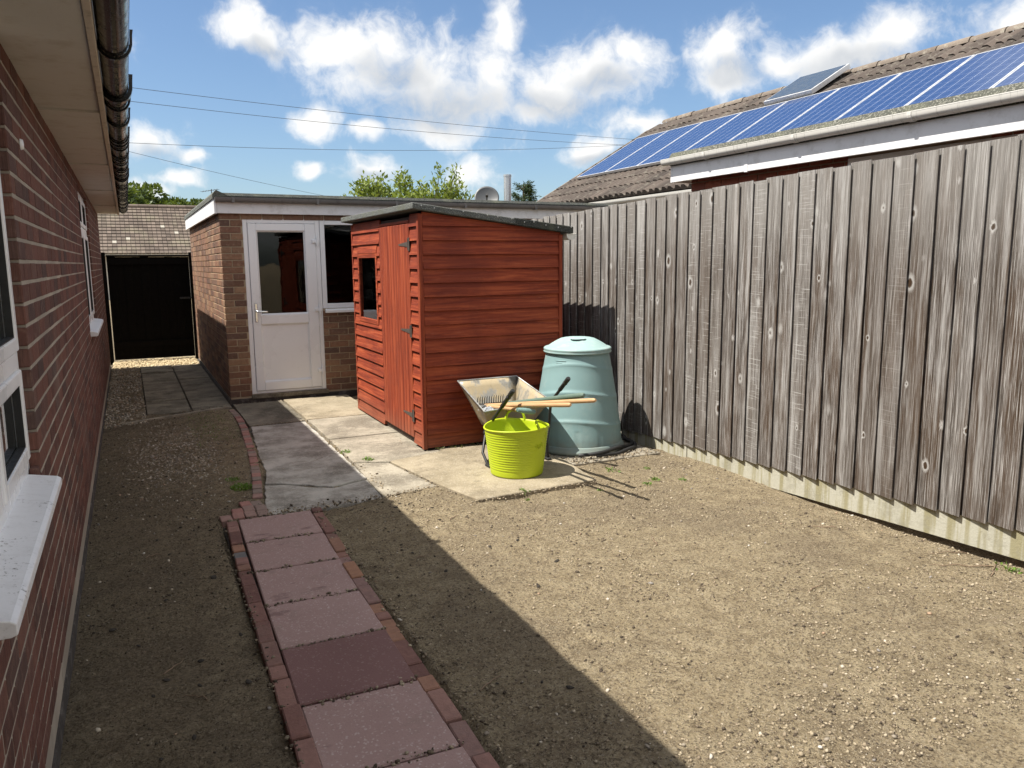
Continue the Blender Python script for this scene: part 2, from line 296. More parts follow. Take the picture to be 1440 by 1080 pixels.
def pebble_m(t, p, o):
    r = rnd(t); x = pos(t); c = t.ramp(r, [(0, (.22, .19, .15)), (.25, (.40, .34, .25)), (.5, (.52, .46, .37)), (.7, (.34, .22, .14)), (.8, (.50, .46, .40)), (.9, (.20, .19, .18)), (.985, (.62, .59, .54))], 'CONSTANT'); P(t, p, col=t.mix(t.noise(x, 120., 4.), c, t.mix(.5, c, (.3, .24, .17))), rough=.8)
M['pebble'] = mat('pebble', pebble_m)
M['pebble_gold'] = simple('pebble_gold', (.60, .49, .31), .85, var=.45, sc=90.)
def redwood(t, p, o):
    x = pos(t); ob = t.n('ShaderNodeTexCoord').outputs['Object']; r = rnd(t)
    al = t.n('ShaderNodeAttribute', attribute_name='grain').outputs['Vector']
    g = t.noise(t.v('ADD', scaled(t, al, (1.6, 34, 34)), t.comb(t.m('MULTIPLY', r, 31.), 0., 0.)), 1., 6., .65, .6); b = t.noise(x, 1.8, 6., .65)
    c = t.ramp(g, [(.3, (.11, .015, .007)), (.48, (.255, .042, .015)), (.68, (.43, .094, .033))]); c = t.mix(t.m('MULTIPLY', t.mapr(b, .46, .64), .5), c, (.13, .021, .011)); c = t.mix(t.m('MULTIPLY', r, .3), c, (.165, .03, .015))
    kn = t.n('ShaderNodeTexVoronoi', {'Vector': scaled(t, al, (1.5, 7, 7)), 'Scale': 1.3}).outputs['Distance']; c = t.mix(t.mapr(kn, .02, .10, .75, 0.), c, (.10, .026, .016))
    c = t.mix(t.m('MULTIPLY', t.mapr(t.noise(scaled(t, al, (2, 60, 60)), 1.7, 4., .7), .58, .72), .35), c, (.46, .17, .10))
    z = t.sep(x)[2]; c = t.mix(t.m('MULTIPLY', t.mapr(t.m('ADD', z, t.m('MULTIPLY', t.m('SUBTRACT', b, .5), .35)), .02, .28, 1., 0.), .35), c, (.20, .11, .07))
    P(t, p, col=c, rough=.72, spec=.3); bump(t, p, g, .004)
M['redwood'] = mat('redwood', redwood)
def greywood(t, p, o):
    x = pos(t); r = t.n('ShaderNodeObjectInfo').outputs['Random']; s = t.sep(x); off = t.comb(0., t.m('MULTIPLY', r, 37.), t.m('MULTIPLY', r, 91.)); xo = t.v('ADD', x, off)
    wv = t.v('ADD', xo, t.n('ShaderNodeVectorMath', {0: t.n('ShaderNodeTexNoise', {'Vector': xo, 'Scale': 38., 'Detail': 2.}).outputs[1], 3: .016}, operation='SCALE').outputs[0]); kv = t.n('ShaderNodeTexVoronoi', {'Vector': scaled(t, wv, (0., 8., 5.2)), 'Scale': 1., 'Randomness': 1.}); kd = kv.outputs['Distance']; on = t.mapr(t.sep(kv.outputs['Color'])[0], .25, .29); kd = t.m('MULTIPLY', kd, t.mapr(t.sep(kv.outputs['Color'])[1], 0., 1., .9, 2.6, False))
    push = t.m('MULTIPLY', t.m('MULTIPLY', t.mapr(kd, 0., .42, 1., 0.), on), .022)
    gx = t.v('ADD', xo, t.comb(0., push, 0.))
    gr = t.noise(scaled(t, gx, (2., 46., 1.0)), 1., 7., .68, 1.4); fi = t.noise(scaled(t, gx, (3., 190., 3.5)), 1., 5., .7); bl = t.noise(scaled(t, xo, (1., 6., 1.)), 1.3, 5., .6); b2 = t.noise(scaled(t, t.v('ADD', xo, (0., 7., 3.)), (1., 16., 1.1)), 1., 5., .62); sw = t.noise(scaled(t, xo, (1., 5., 160.)), 1., 2., .5)
    c = t.ramp(gr, [(.32, (.050, .041, .035)), (.47, (.140, .120, .106)), (.56, (.205, .182, .166)), (.70, (.43, .408, .388))])
    c = t.mix(t.m('MULTIPLY', t.mapr(bl, .46, .58), .70), c, (.115, .083, .063)); c = t.mix(t.m('MULTIPLY', t.mapr(b2, .52, .66), .6), c, (.44, .42, .40)); c = t.mix(t.m('MULTIPLY', t.mapr(b2, .47, .36), .6), c, (.07, .056, .047)); c = t.mix(t.m('MULTIPLY', t.mapr(fi, .5, .66), .6), c, (.56, .53, .50)); c = t.mix(t.m('MULTIPLY', t.mapr(fi, .47, .34), .6), c, (.085, .068, .056))
    r2 = t.m('FRACT', t.m('MULTIPLY', r, 13.7)); c = t.mix(t.m('MULTIPLY', r2, .28), c, (.30, .275, .25)); r3 = t.m('FRACT', t.m('MULTIPLY', r, 29.3)); c = t.mix(t.mapr(r3, .3, 1., 0., .42, False), c, (.12, .092, .073)); c = t.mix(t.m('MULTIPLY', t.mapr(s[2], 1.45, 2.05), .3), c, (.45, .43, .40))
    c = t.mix(t.m('MULTIPLY', t.mapr(sw, .60, .68), t.mapr(r2, .45, .8, .02, .5)), c, (.52, .5, .47))
    ring = t.m('MULTIPLY', t.m('MULTIPLY', t.mapr(kd, .13, .18), t.mapr(kd, .18, .36, 1., 0.)), t.m('MULTIPLY', on, .5)); c = t.mix(ring, c, (.58, .56, .53))
    c = t.mix(t.m('MULTIPLY', t.mapr(kd, .10, .18, 1., 0.), t.m('MULTIPLY', on, .75)), c, (.085, .06, .045))
    c = t.n('ShaderNodeBrightContrast', {'Color': t.mix(1., c, (1.0, 1.02, 1.04), 'MULTIPLY'), 'Bright': .015, 'Contrast': .16}).outputs[0]; c = t.n('ShaderNodeHueSaturation', {'Saturation': .78, 'Color': c}).outputs[0]; P(t, p, col=c, rough=.92, spec=.2); bump(t, p, t.m('ADD', gr, t.m('MULTIPLY', fi, .6)), .006)
M['greywood'] = mat('greywood', greywood)
M['gatewood'] = simple('gatewood', (.006, .0055, .005), .95, spec=.08, var=.4, sc=14., bm=.002)
M['bin'] = simple('bin', (.205, .322, .325), .55, var=.06, sc=3., dirt=((.36, .43, .40), 4., .4), splash=((.25, .21, .15), .16, .55)); M['bin_lid'] = simple('bin_lid', (.275, .395, .385), .6, var=.08, sc=6., dirt=((.46, .50, .46), 11., .6))
def tub_m(t, p, o):
    x = pos(t); n = t.noise(scaled(t, x, (4, 4, 30)), 2., 6., .7); c = t.mix(t.noise(x, 6., 4.), (.42, .52, .012), (.50, .60, .02)); c = t.mix(t.m('MULTIPLY', t.mapr(n, .56, .75), .35), c, (.30, .33, .06)); sc_ = t.mapr(t.noise(x, 24., 8., .8), .62, .7); c = t.mix(t.m('MULTIPLY', sc_, .4), c, (.22, .2, .07)); P(t, p, col=c, rough=.5)
    t.set(p, 'Subsurface Weight', 0.)
M['tub'] = mat('tub', tub_m)
M['galv'] = simple('galv', (.42, .43, .42), .5, metal=.75, var=.15, sc=12., dirt=((.36, .31, .21), 9., .5))
def tray_m(t, p, o):
    x = pos(t); n = t.noise(scaled(t, x, (6, 6, 2)), 1.8, 7., .7); m2 = t.mapr(n, .38, .56); c = t.mix(m2, (.34, .33, .30), (.37, .30, .19)); c = t.mix(t.m('MULTIPLY', t.mapr(t.noise(x, 26., 6., .7), .52, .7), .5), c, (.22, .175, .11)); P(t, p, col=c, rough=t.mapr(m2, 0., 1., .42, .85), metal=t.mapr(m2, 0., 1., .6, .05)); bump(t, p, n, .003)
M['tray'] = mat('tray', tray_m)
def handle_m(t, p, o):
    x = pos(t); g = t.noise(scaled(t, x, (60, 3, 60)), 1., 5., .6); P(t, p, col=t.mix(g, (.36, .20, .09), (.56, .37, .20)), rough=.6)
M['handle_wood'] = mat('handle_wood', handle_m)
M['teal'] = simple('teal', (.16, .27, .25), .4, var=.15, sc=15.); M['green_handle'] = simple('green_handle', (.105, .155, .125), .55, var=.2, sc=15.)
M['steel'] = simple('steel', (.5, .5, .49), .35, metal=.9, var=.2, sc=20., dirt=((.2, .13, .08), 25., .5)); M['hinge'] = simple('hinge', (.13, .11, .095), .6, metal=.6, var=.3, sc=20.)
M['chrome'] = simple('chrome', (.72, .72, .72), .2, metal=1.); M['dark_steel'] = simple('dark_steel', (.05, .05, .05), .5, metal=.6, var=.3)
def foil_m(t, p, o): P(t, p, col=(.62, .65, .68), rough=.22, metal=.35)
M['plastic_sheet'] = mat('plastic_sheet', foil_m)
def solar_m(t, p, o):
    uv = t.n('ShaderNodeAttribute', attribute_name='grain').outputs['Vector']; s = t.sep(uv); u = t.m('FRACT', t.m('MULTIPLY', s[0], 6.)); v = t.m('FRACT', t.m('MULTIPLY', s[1], 10.))
    ln = lambda q, wd: t.m('LESS_THAN', t.m('ABSOLUTE', t.m('SUBTRACT', q, .5)), wd)
    e = lambda q, wd: t.m('GREATER_THAN', t.m('ABSOLUTE', t.m('SUBTRACT', q, .5)), .5-wd)
    grid = t.m('MAXIMUM', e(u, .017), t.m('MULTIPLY', e(v, .014), .3)); bus = t.m('MAXIMUM', ln(t.m('FRACT', t.m('MULTIPLY', u, 2.)), .02), 0.)
    cell = t.n('ShaderNodeTexVoronoi', {'Vector': scaled(t, uv, (60, 100, 1)), 'Scale': 1.}).outputs['Color']; cv = t.mix(t.sep(cell)[0], (.016, .042, .125), (.024, .056, .155))
    tone = t.n('ShaderNodeTexWhiteNoise', {'Vector': t.v('FLOOR', scaled(t, uv, (6, 10, 1)))}).outputs[0]; cv = t.mix(t.m('MULTIPLY', tone, .25), cv, (.02, .05, .16))
    c = t.mix(t.m('MULTIPLY', bus, .18), cv, (.4, .45, .55)); c = t.mix(t.m('MULTIPLY', grid, .6), c, (.62, .66, .74)); P(t, p, col=c, rough=.16, spec=.5)
M['solar'] = mat('solar', solar_m)
M['alu'] = simple('alu', (.70, .71, .73), .4, metal=.6, var=.06); M['thermal'] = simple('thermal', (.05, .07, .10), .3, var=.1)
def tile_m(name, c1, c2, lich):
    def b(t, p, o):
        x = pos(t); r = rnd(t); c = t.mix(r, c1, c2); n = t.noise(x, 11., 7., .7); c = t.mix(t.m('MULTIPLY', t.mapr(n, .5, .66), .65), c, lich); c = t.mix(t.m('MULTIPLY', t.mapr(t.noise(x, 37., 5., .7), .56, .7), .5), c, (.055, .045, .038)); P(t, p, col=c, rough=.95, spec=.2); bump(t, p, n, .008)
    return mat(name, b)
M['tile'] = tile_m('tile', (.05, .041, .036), (.10, .08, .068), (.18, .165, .135)); M['ridge'] = tile_m('ridge', (.13, .105, .087), (.20, .165, .135), (.32, .295, .245))
def fartile_m(t, p, o):
    r = rnd(t); x = pos(t); c = t.mix(r, (.095, .076, .064), (.165, .132, .11)); c = t.mix(t.m('GREATER_THAN', r, .985), c, (.34, .315, .27)); c = t.mix(t.m('MULTIPLY', t.mapr(t.noise(x, .9, 6., .7), .48, .66), .5), c, (.20, .185, .13)); P(t, p, col=c, rough=.95, spec=.2)
M['fartile'] = mat('fartile', fartile_m)
M['render_wall'] = simple('render_wall', (.5, .47, .42), .9); M['grey_wall'] = simple('grey_wall', (.33, .33, .34), .8)
def leaf_m(name, a, b_, tr=.35):
    def b(t, p, o):
        r = rnd(t); c = t.mix(r, a, b_); P(t, p, col=c, rough=.5, spec=.35); tl = t.n('ShaderNodeBsdfTranslucent', {'Color': t.mix(.35, c, (.30, .36, .03))}); ms = t.n('ShaderNodeMixShader', {0: tr}); t.set(ms, 1, p.outputs[0]); t.set(ms, 2, tl.outputs[0]); t.set(o, 0, ms.outputs[0])
    return mat(name, b)
M['leaf_laurel'] = leaf_m('leaf_laurel', (.09, .14, .022), (.24, .29, .06)); M['leaf_dark'] = leaf_m('leaf_dark', (.035, .065, .017), (.085, .125, .033), .25); M['needle'] = leaf_m('needle', (.014, .036, .016), (.035, .07, .028), .12); M['weed'] = leaf_m('weed', (.08, .16, .025), (.17, .28, .05)); M['weed_dry'] = leaf_m('weed_dry', (.10, .12, .05), (.22, .2, .1))
M['bark'] = simple('bark', (.10, .075, .055), .95, var=.3, sc=20., bm=.01); M['twig'] = simple('twig', (.20, .14, .09), .9, var=.3, sc=30.)
M['cable'] = simple('cable', (.03, .03, .03), .6); M['flue'] = simple('flue', (.52, .53, .54), .3, metal=.7, var=.06); M['dish'] = simple('dish', (.085, .088, .092), .5, var=.06)
M['plinth'] = simple('plinth', (.055, .047, .041), .95, var=.35, sc=9., bm=.006, dirt=((.30, .28, .26), 9., .4)); M['limeline'] = simple('limeline', (.45, .44, .42), .95, var=.3, sc=12., bm=.004)
M['bed'] = simple('bed', (.06, .05, .04), .98, var=.3, sc=40., bm=.01)
M['bearer'] = simple('bearer', (.07, .05, .04), .9, var=.3, sc=10.); M['moss'] = leaf_m('moss', (.10, .19, .03), (.19, .31, .06))
def setgrain(o, fn):
    """per-vertex vector attribute 'grain': along-grain coordinate first"""
    a = o.data.attributes.new('grain', 'FLOAT_VECTOR', 'POINT'); base = wloc(o)
    a.data.foreach_set('vector', [c for v in o.data.vertices for c in fn(v.co+base)]); return o
# ================================================================== GROUND
HX, FX = -.33, 4.05                                   # house wall face, fence face
EDGE_L = [(.42,5.03),(.66,5.42),(.67,5.55),(.71,5.86),(.76,6.27),(.81,6.87),(.85,7.53),(.89,8.22),(.90,8.97)]
def inpoly(x, y, poly):
    r = np.zeros(x.shape, bool); n = len(poly)
    for i in range(n):
        (x0, y0), (x1, y1) = poly[i], poly[(i+1) % n]
        if y0 == y1: continue
        r ^= ((y0 > y) != (y1 > y)) & (x < (x1-x0)*(y-y0)/(y1-y0)+x0)
    return r
SLABS = {   # outlines of the concrete slabs, metres
 'A1': [(.985,8.02),(1.535,8.03),(1.53,9.36),(.985,9.36)], 'A2': [(1.555,8.03),(2.30,8.03),(2.30,9.36),(1.55,9.36)],
 'B1': [(.995,7.99),(1.53,8.0),(1.515,6.55),(1.20,6.28),(1.02,6.20),(.86,6.16),(.90,6.84),(.95,7.48)],
 'B2': [(.855,6.13),(1.02,6.175),(1.20,6.255),(1.512,6.52),(1.50,5.6),(1.22,5.50),(1.02,5.66),(.90,5.76),(.795,5.80)],
 'B3': [(.79,5.775),(.905,5.73),(1.02,5.63),(1.22,5.475),(1.498,5.575),(1.47,5.09),(1.10,5.035),(.70,5.06),(.715,5.22),(.755,5.52)],
 'C1': [(1.555,8.0),(2.30,8.0),(2.30,7.02),(1.55,7.02)], 'C2': [(1.55,7.0),(2.30,7.0),(2.30,6.12),(1.80,5.985),(1.53,6.1)],
 'C3': [(1.53,6.08),(1.785,5.965),(1.895,5.155),(1.47,5.085)],
 'D': [(1.80,5.965),(2.30,6.10),(2.30,6.42),(3.03,6.42),(3.06,5.30),(2.985,4.74),(2.02,4.69),(1.91,5.18)],
 'E': [(3.07,5.235),(3.93,5.24),(3.93,6.2),(3.05,6.2)]}
PATHQ = [(.38,1.2),(.97,1.2),(.99,5.02),(.40,5.04)]
vn = [VN(i) for i in range(7)]
def gz(x, y):
    n = .030*vn[0](x*.9, y*.9)+.028*vn[1](x*2.7, y*2.7)+.017*vn[2](x*8, y*8)+.009*vn[3](x*19, y*19)+.006*vn[4](x*41, y*41)
    sm = np.clip((x-2.2)/1.6, 0, 1); sm = sm*sm*(3-2*sm)
    h = -.012+n+sm*(.022*np.clip(5.6-y, -2, 9)-.02)
    h = h-.05*np.clip((x-(FX-.13))/.13, 0, 1)*np.clip((4.6-y)/1.5, 0, 1)          # trench along the fence
    h = h-.02*np.clip((HX+.2-x)/.2, 0, 1)
    h = h+.03*np.clip((3.6-y)/1.8, 0, 1)*np.clip((x-1.0)/.35, 0, 1)                # the soil rises gently beside the near path
    return h
def sunk(x, y):
    m = inpoly(x, y, PATHQ)
    for p in SLABS.values(): m |= inpoly(x, y, p)
    m |= (x > 2.15) & (x < 3.6) & (y > 6.15) & (y < 8.5)
    m |= (x > .96) & (y > 9.38) & (y < 14) & (x < 6.3)
    m |= (x > .08) & (x < .97) & (y > 9.15) & (y < 13.7)
    return m
xs = np.concatenate([[-900,-300,-80,-30,-12,-5,-2,-.8], np.arange(-.42,4.2,.021), [4.4,5,7,12,25,60,200,900]])
ys = np.concatenate([[-900,-300,-60,-20,-6,-2,0,.8], np.arange(1.3,9.6,.0235), np.arange(9.6,14.8,.07), [15.5,17,20,26,40,80,200,500,1500]])
X, Y = np.meshgrid(xs, ys, indexing='ij'); Z = gz(X, Y)
far = (X < -.5) | (X > 4.3) | (Y < .9) | (Y > 14.9); Z[far] = -.03
mk = sunk(X, Y); Z[mk] = np.minimum(Z[mk], -.055)
nx, ny = X.shape; V = np.stack([X, Y, Z], -1).reshape(-1, 3); I = np.arange(nx*ny).reshape(nx, ny)
Fq = np.stack([I[:-1, :-1], I[1:, :-1], I[1:, 1:], I[:-1, 1:]], -1).reshape(-1, 4)
me = bpy.data.meshes.new('ground'); me.vertices.add(len(V)); me.vertices.foreach_set('co', V.ravel()); me.loops.add(Fq.size); me.loops.foreach_set('vertex_index', Fq.ravel()); me.polygons.add(len(Fq)); me.polygons.foreach_set('loop_start', np.arange(0, Fq.size, 4)); me.update(); me.validate()
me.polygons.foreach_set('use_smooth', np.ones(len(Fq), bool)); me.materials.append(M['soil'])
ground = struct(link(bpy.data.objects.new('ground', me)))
def blob_mesh(name, pts, sizes, mtl, flat=.6, seed=3, sub=1):
    """many small irregular stones joined into one mesh"""
    r = np.random.default_rng(seed); bm = bmesh.new()
    if sub: bmesh.ops.create_icosphere(bm, subdivisions=sub, radius=1)
    else: bmesh.ops.convex_hull(bm, input=[bm.verts.new(q) for q in ((1, 0, 0), (-1, 0, 0), (0, 1, 0), (0, -1, 0), (0, 0, 1), (0, 0, -1))])
    bv = np.array([v.co[:] for v in bm.verts]); bm.verts.index_update(); bf = np.array([[v.index for v in f.verts] for f in bm.faces]); bm.free()
    n = len(pts); k = len(bv); jit = 1+r.uniform(-.28, .28, (n, k, 1)); vv = bv[None]*jit*np.stack([r.uniform(.7, 1.3, n), r.uniform(.6, 1., n), flat*r.uniform(.6, 1.15, n)], -1)[:, None]
    a = r.uniform(0, 6.283, n); c, s = np.cos(a)[:, None], np.sin(a)[:, None]; b = r.normal(0, .35, n); cb, sb = np.cos(b)[:, None], np.sin(b)[:, None]
    x, y, z = vv[..., 0], vv[..., 1], vv[..., 2]; x, z = x*cb-z*sb, x*sb+z*cb; vv = np.stack([x*c-y*s, x*s+y*c, z], -1)*np.asarray(sizes)[:, None, None]+np.asarray(pts)[:, None]
    ff = (bf[None]+(np.arange(n)*k)[:, None, None]).reshape(-1, 3); me = bpy.data.meshes.new(name); me.vertices.add(n*k); me.vertices.foreach_set('co', vv.ravel()); me.loops.add(ff.size); me.loops.foreach_set('vertex_index', ff.ravel().astype(np.int32)); me.polygons.add(len(ff)); me.polygons.foreach_set('loop_start', np.arange(0, ff.size, 3)); me.update(); me.validate(); me.materials.append(mtl)
    return link(bpy.data.objects.new(name, me))
def scatter(n, x0, x1, y0, y1, smin, smax, power=3., seed=1, clump=0., keep=None):
    r = np.random.default_rng(seed); x = r.uniform(x0, x1, n); y = y0+(y1-y0)*r.random(n)**1.5
    ok = ~sunk(x, y)
    if keep is not None: ok &= keep(x, y)
    if clump: ok &= vn[5](x*2.3, y*2.3)+.5+vn[6](x*7, y*7)*.6 > clump*r.random(n)*1.6
    x, y = x[ok], y[ok]; s = smin+(smax-smin)*r.random(len(x))**power; return np.stack([x, y, gz(x, y)+s*.22], -1), s
p_, s_ = scatter(6000, HX+.02, FX-.03, 1.5, 9.2, .002, .0125, 6., 5, .8); stuff(tag(blob_mesh('pebbles', p_, s_, M['pebble'], .65, 5), 'pale pebbles and flints scattered over the bare soil', 'pebbles'))
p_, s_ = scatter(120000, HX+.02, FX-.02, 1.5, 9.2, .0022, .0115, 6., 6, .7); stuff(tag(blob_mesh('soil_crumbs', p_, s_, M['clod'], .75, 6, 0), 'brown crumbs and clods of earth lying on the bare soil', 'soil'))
# crumbs creeping over the slab edges, round the bin and along shed and garage
r = np.random.default_rng(9); cr = []
for (a, b, n, w_) in [((3.05,5.3),(3.9,5.3),420,.05),((3.08,5.35),(3.9,5.9),600,.14),((2.2,6.17),(3.5,6.17),320,.03),((2.1,6.4),(2.13,8.2),120,.02),((1.0,9.34),(2.3,9.34),160,.03),((.70,5.05),(1.5,5.08),320,.05),((1.5,5.08),(1.9,5.17),150,.03),((2.02,4.69),(2.98,4.74),260,.03),((1.545,5.2),(1.545,7.9),200,.02),((1.0,8.01),(2.2,8.01),120,.02),((.4,9.13),(.95,9.3),120,.03),((1.8,5.95),(1.95,4.9),80,.02),((.99,1.9),(.99,5.0),300,.02),((.385,1.9),(.40,5.0),260,.02)]:
    t_ = r.random(n); cr.append(np.stack([a[0]+(b[0]-a[0])*t_+r.normal(0, w_, n), a[1]+(b[1]-a[1])*t_+r.normal(0, w_, n), np.full(n, .004)], -1))
for k in range(8):
    t_ = r.random(70); cr.append(np.stack([.45+.46*t_, 5.02-.463*k+r.normal(0, .012, 70), np.full(70, .006)], -1))
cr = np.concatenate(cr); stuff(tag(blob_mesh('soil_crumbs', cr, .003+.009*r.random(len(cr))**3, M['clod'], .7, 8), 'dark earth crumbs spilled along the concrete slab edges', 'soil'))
r = np.random.default_rng(31); n = 90; q1 = np.concatenate([r.uniform(-.2, .36, 60), r.uniform(1.1, 2.0, 30)]); q2 = np.concatenate([r.uniform(2.0, 6.5, 60), r.uniform(2.2, 4.9, 30)]); stuff(tag(blob_mesh('dark_clods', np.stack([q1, q2, gz(q1, q2)+.004], -1), .004+.015*r.random(n)**2.5, M['bed'], .4, 32), 'lumps of black earth on the shaded soil', 'soil'))
# sunlit golden gravel in front of the gate, and shingle beside the side path
r = np.random.default_rng(4); n = 2600; g_ = np.stack([r.uniform(-.30, .96, n), r.uniform(13.55, 14.6, n), r.uniform(-.02, .012, n)], -1); stuff(tag(blob_mesh('gravel', g_, r.uniform(.008, .02, n), M['pebble_gold'], .7, 12), 'strip of sunlit golden gravel in front of the black gate', 'gravel'))
n = 3600; g_ = np.stack([r.uniform(-.32, .07, n), r.uniform(8.6, 13.6, n), r.uniform(-.02, .008, n)], -1); stuff(tag(blob_mesh('shingle', g_, r.uniform(.006, .014, n), M['pebble'], .7, 13), 'grey shingle between the bungalow wall and the side flagstones', 'gravel'))
n = 2600; q1 = r.normal(.28, .22, n); q2 = r.normal(7.1, .75, n); ok = (q1 > HX) & (q1 < .8) & ~sunk(q1, q2); q1, q2 = q1[ok], q2[ok]; stuff(tag(blob_mesh('shingle', np.stack([q1, q2, gz(q1, q2)+.002], -1), r.uniform(.003, .009, len(q1)), M['pebble'], .7, 14), 'patch of fine shingle trodden into the soil beside the curved pavers', 'gravel'))
# twigs and roots
for k, (x, y, a, L) in enumerate([(1.14,2.55,.5,.14),(.05,3.3,.9,.12),(.12,3.0,2.4,.10),(3.7,2.4,2.6,.30),(3.8,2.3,.4,.22),(1.75,4.45,.3,.09),(2.6,3.5,1.1,.16),(.02,4.6,.3,.08),(3.6,3.2,2.2,.15),(2.9,2.6,.2,.12),(3.82,2.55,2.9,.25),(1.35,3.9,.2,.07)]):
    pts = []
    for j in range(6):
        u = (j/5-.5)*L; xx = x+u*math.cos(a)+random.uniform(-.008, .008); yy = y+u*math.sin(a)+random.uniform(-.008, .008); pts.append((xx, yy, float(gz(np.array(xx), np.array(yy)))+.004+.006*math.sin(j*1.7)**2))
    tag(obj('twig', MB().tube(pts, [.0028, .003, .0028, .0024, .002, .0012], 6), M['twig'], None, pts[2]), 'thin dry twig lying on the bare soil', 'twig', 'dry twigs on the soil')
# ------------------------------------------------------------------ patio of concrete slabs
patio = struct(obj('patio', MB().prism([(.96,8.03),(1.2,9.37),(2.3,9.37),(3.45,8.4),(3.45,6.1),(2.95,4.8),(2.05,4.75),(1.5,5.12),(.74,5.1),(.88,6.2),(.98,7.4)], 'z', -.09, -.03), M['bed'], None, (1.5, 7, -.03)))
SL = {'A1': (.004, 'flag'), 'A2': (.012, 'concrete_yellow'), 'B1': (-.002, 'concrete_rough'), 'B2': (.003, 'concrete_rough'), 'B3': (-.004, 'concrete_rough'), 'C1': (.010, 'concrete'), 'C2': (.006, 'concrete'), 'C3': (.003, 'concrete'), 'D': (.014, 'concrete_yellow'), 'E': (-.004, 'concrete')}
def jag(poly, step=.09, amp=.006, seed=0):
    rr = random.Random(seed); out = []
    for i, p in enumerate(poly):
        q = poly[(i+1) % len(poly)]; L = math.hypot(q[0]-p[0], q[1]-p[1]); n = max(1, int(L/step))
        for j in range(n):
            t = j/n; a = amp if j else amp*.3; out.append((p[0]+(q[0]-p[0])*t+rr.uniform(-a, a), p[1]+(q[1]-p[1])*t+rr.uniform(-a, a)))
    return out
for i, (k, (zt, mt)) in enumerate(SL.items()):
    poly = jag(SLABS[k], .06 if k[0] == 'B' else .1, .008 if k[0] == 'B' else .003, i); cx = sum(p[0] for p in poly)/len(poly); cy = sum(p[1] for p in poly)/len(poly)
    top = [(cx+(p[0]-cx)*.992, cy+(p[1]-cy)*.992) for p in poly]; n = len(poly); m = MB()
    m.add([(p[0], p[1], zt-.065) for p in poly]+[(p[0], p[1], zt-.006) for p in poly]+[(p[0], p[1], zt) for p in top], [tuple(range(2*n, 3*n))]+[(a, (a+1) % n, (a+1) % n+n, a+n) for a in range(n)]+[(a+n, (a+1) % n+n, (a+1) % n+2*n, a+2*n) for a in range(n)]+[tuple(range(n))[::-1]])
    obj('concrete_slab', m, M[mt], patio, (cx, cy, zt-.03))
# ------------------------------------------------------------------ red slab path with brick edging
path = struct(obj('path', MB().prism([(.40,1.2),(.95,1.2),(.97,5.0),(.42,5.02)], 'z', -.10, -.035), M['bed'], None, (.68, 3.2, -.04)))
sm = meshof('paving_slab', MB().cham((-.2225, -.2255, -.045), (.2225, .2255, 0), .005), M['slab']); smw = sm.copy(); smw.materials.clear(); smw.materials.append(M['slab_wet'])
yb = [5.02-.463*k for k in range(9)]
for k in range(8):
    yc = (yb[k]+yb[k+1])/2; xc = .735-.016*k/1.0 if k < 4 else .672
    xc = [.735, .72, .705, .692, .68, .672, .668, .665][k]
    inst('paving_slab', smw if k == 4 else sm, (xc-.005, yc, .006+random.uniform(-.003, .003)), path, (random.uniform(-.006, .006), random.uniform(-.006, .006), -.03+random.uniform(-.006, .006)))
full = meshof('edging_brick', MB().cham((-.033, -.105, -.07), (.033, .105, 0), .005), M['edging']); half = meshof('edging_brick', MB().cham((-.033, -.052, -.07), (.033, .052, 0), .005), M['edging']); third = meshof('edging_brick', MB().cham((-.033, -.035, -.07), (.033, .035, 0), .005), M['edging'])
for side in (0, 1):
    y = 5.0 if side == 0 else 5.03; rr = random.Random(5+side)
    seq = ([1, 1, 0, 1, 1, 1, 2, 0, 0, 0] if side == 0 else [2, 0, 1, 1, 1, 0, 2, 1, 0, 1, 0, 1, 2, 0])
    k = 0
    while y > 1.3:
        ty = seq[k] if k < len(seq) else rr.choice([0, 0, 1]); k += 1; L = (.21, .104, .07)[ty]; yc = y-L/2; y -= L+.008
        t = (5.0-yc)/3.0; xc = (.462-.03*min(t, 1.2)-.012 if side == 0 else .995-.075*min(t, 1.)+.01)
        xc = np.interp(yc, [1.8, 2.7, 3.2, 4.1, 4.6, 5.0], [.411, .414, .421, .438, .455, .473] if side == 0 else [.918, .921, .932, .955, .985, 1.0])-.0
        inst('edging_brick', (full, half, third)[ty], (float(xc), yc, .006+rr.uniform(-.006, .008)), path, (rr.uniform(-.02, .02), rr.uniform(-.03, .03), -.03+rr.uniform(-.025, .025)))
# curved row of small block pavers beside the concrete, and the few at the head of the path
kerb = struct(obj('paver_kerb', MB().tube([(p[0]+.035, p[1], -.075) for p in EDGE_L[1:]], .035, 8), M['bed'], None, (.8, 7, -.075)))
pm = meshof('block_paver', MB().cham((-.034, -.05, -.06), (.034, .05, 0), .005), M['paver'])
cv = [Vector((x+.036, y, 0)) for x, y in [(.66,5.48),(.69,5.7),(.735,6.05),(.775,6.45),(.815,6.9),(.85,7.4),(.885,7.9),(.905,8.35),(.905,8.75),(.895,9.02)]]
cum = [0]
for a, b in zip(cv, cv[1:]): cum.append(cum[-1]+(b-a).length)
s = .05
while s < cum[-1]:
    i = max(j for j in range(len(cv)-1) if cum[j] <= s); t = (s-cum[i])/(cum[i+1]-cum[i]); q = cv[i].lerp(cv[i+1], t); d = cv[i+1]-cv[i]
    inst('block_paver', pm, (q.x, q.y, .004+random.uniform(-.004, .004)), kerb, (random.uniform(-.02, .02), random.uniform(-.02, .02), math.atan2(-d.x, d.y)+random.uniform(-.04, .04)), (1, random.uniform(.9, 1.05), 1)); s += .112
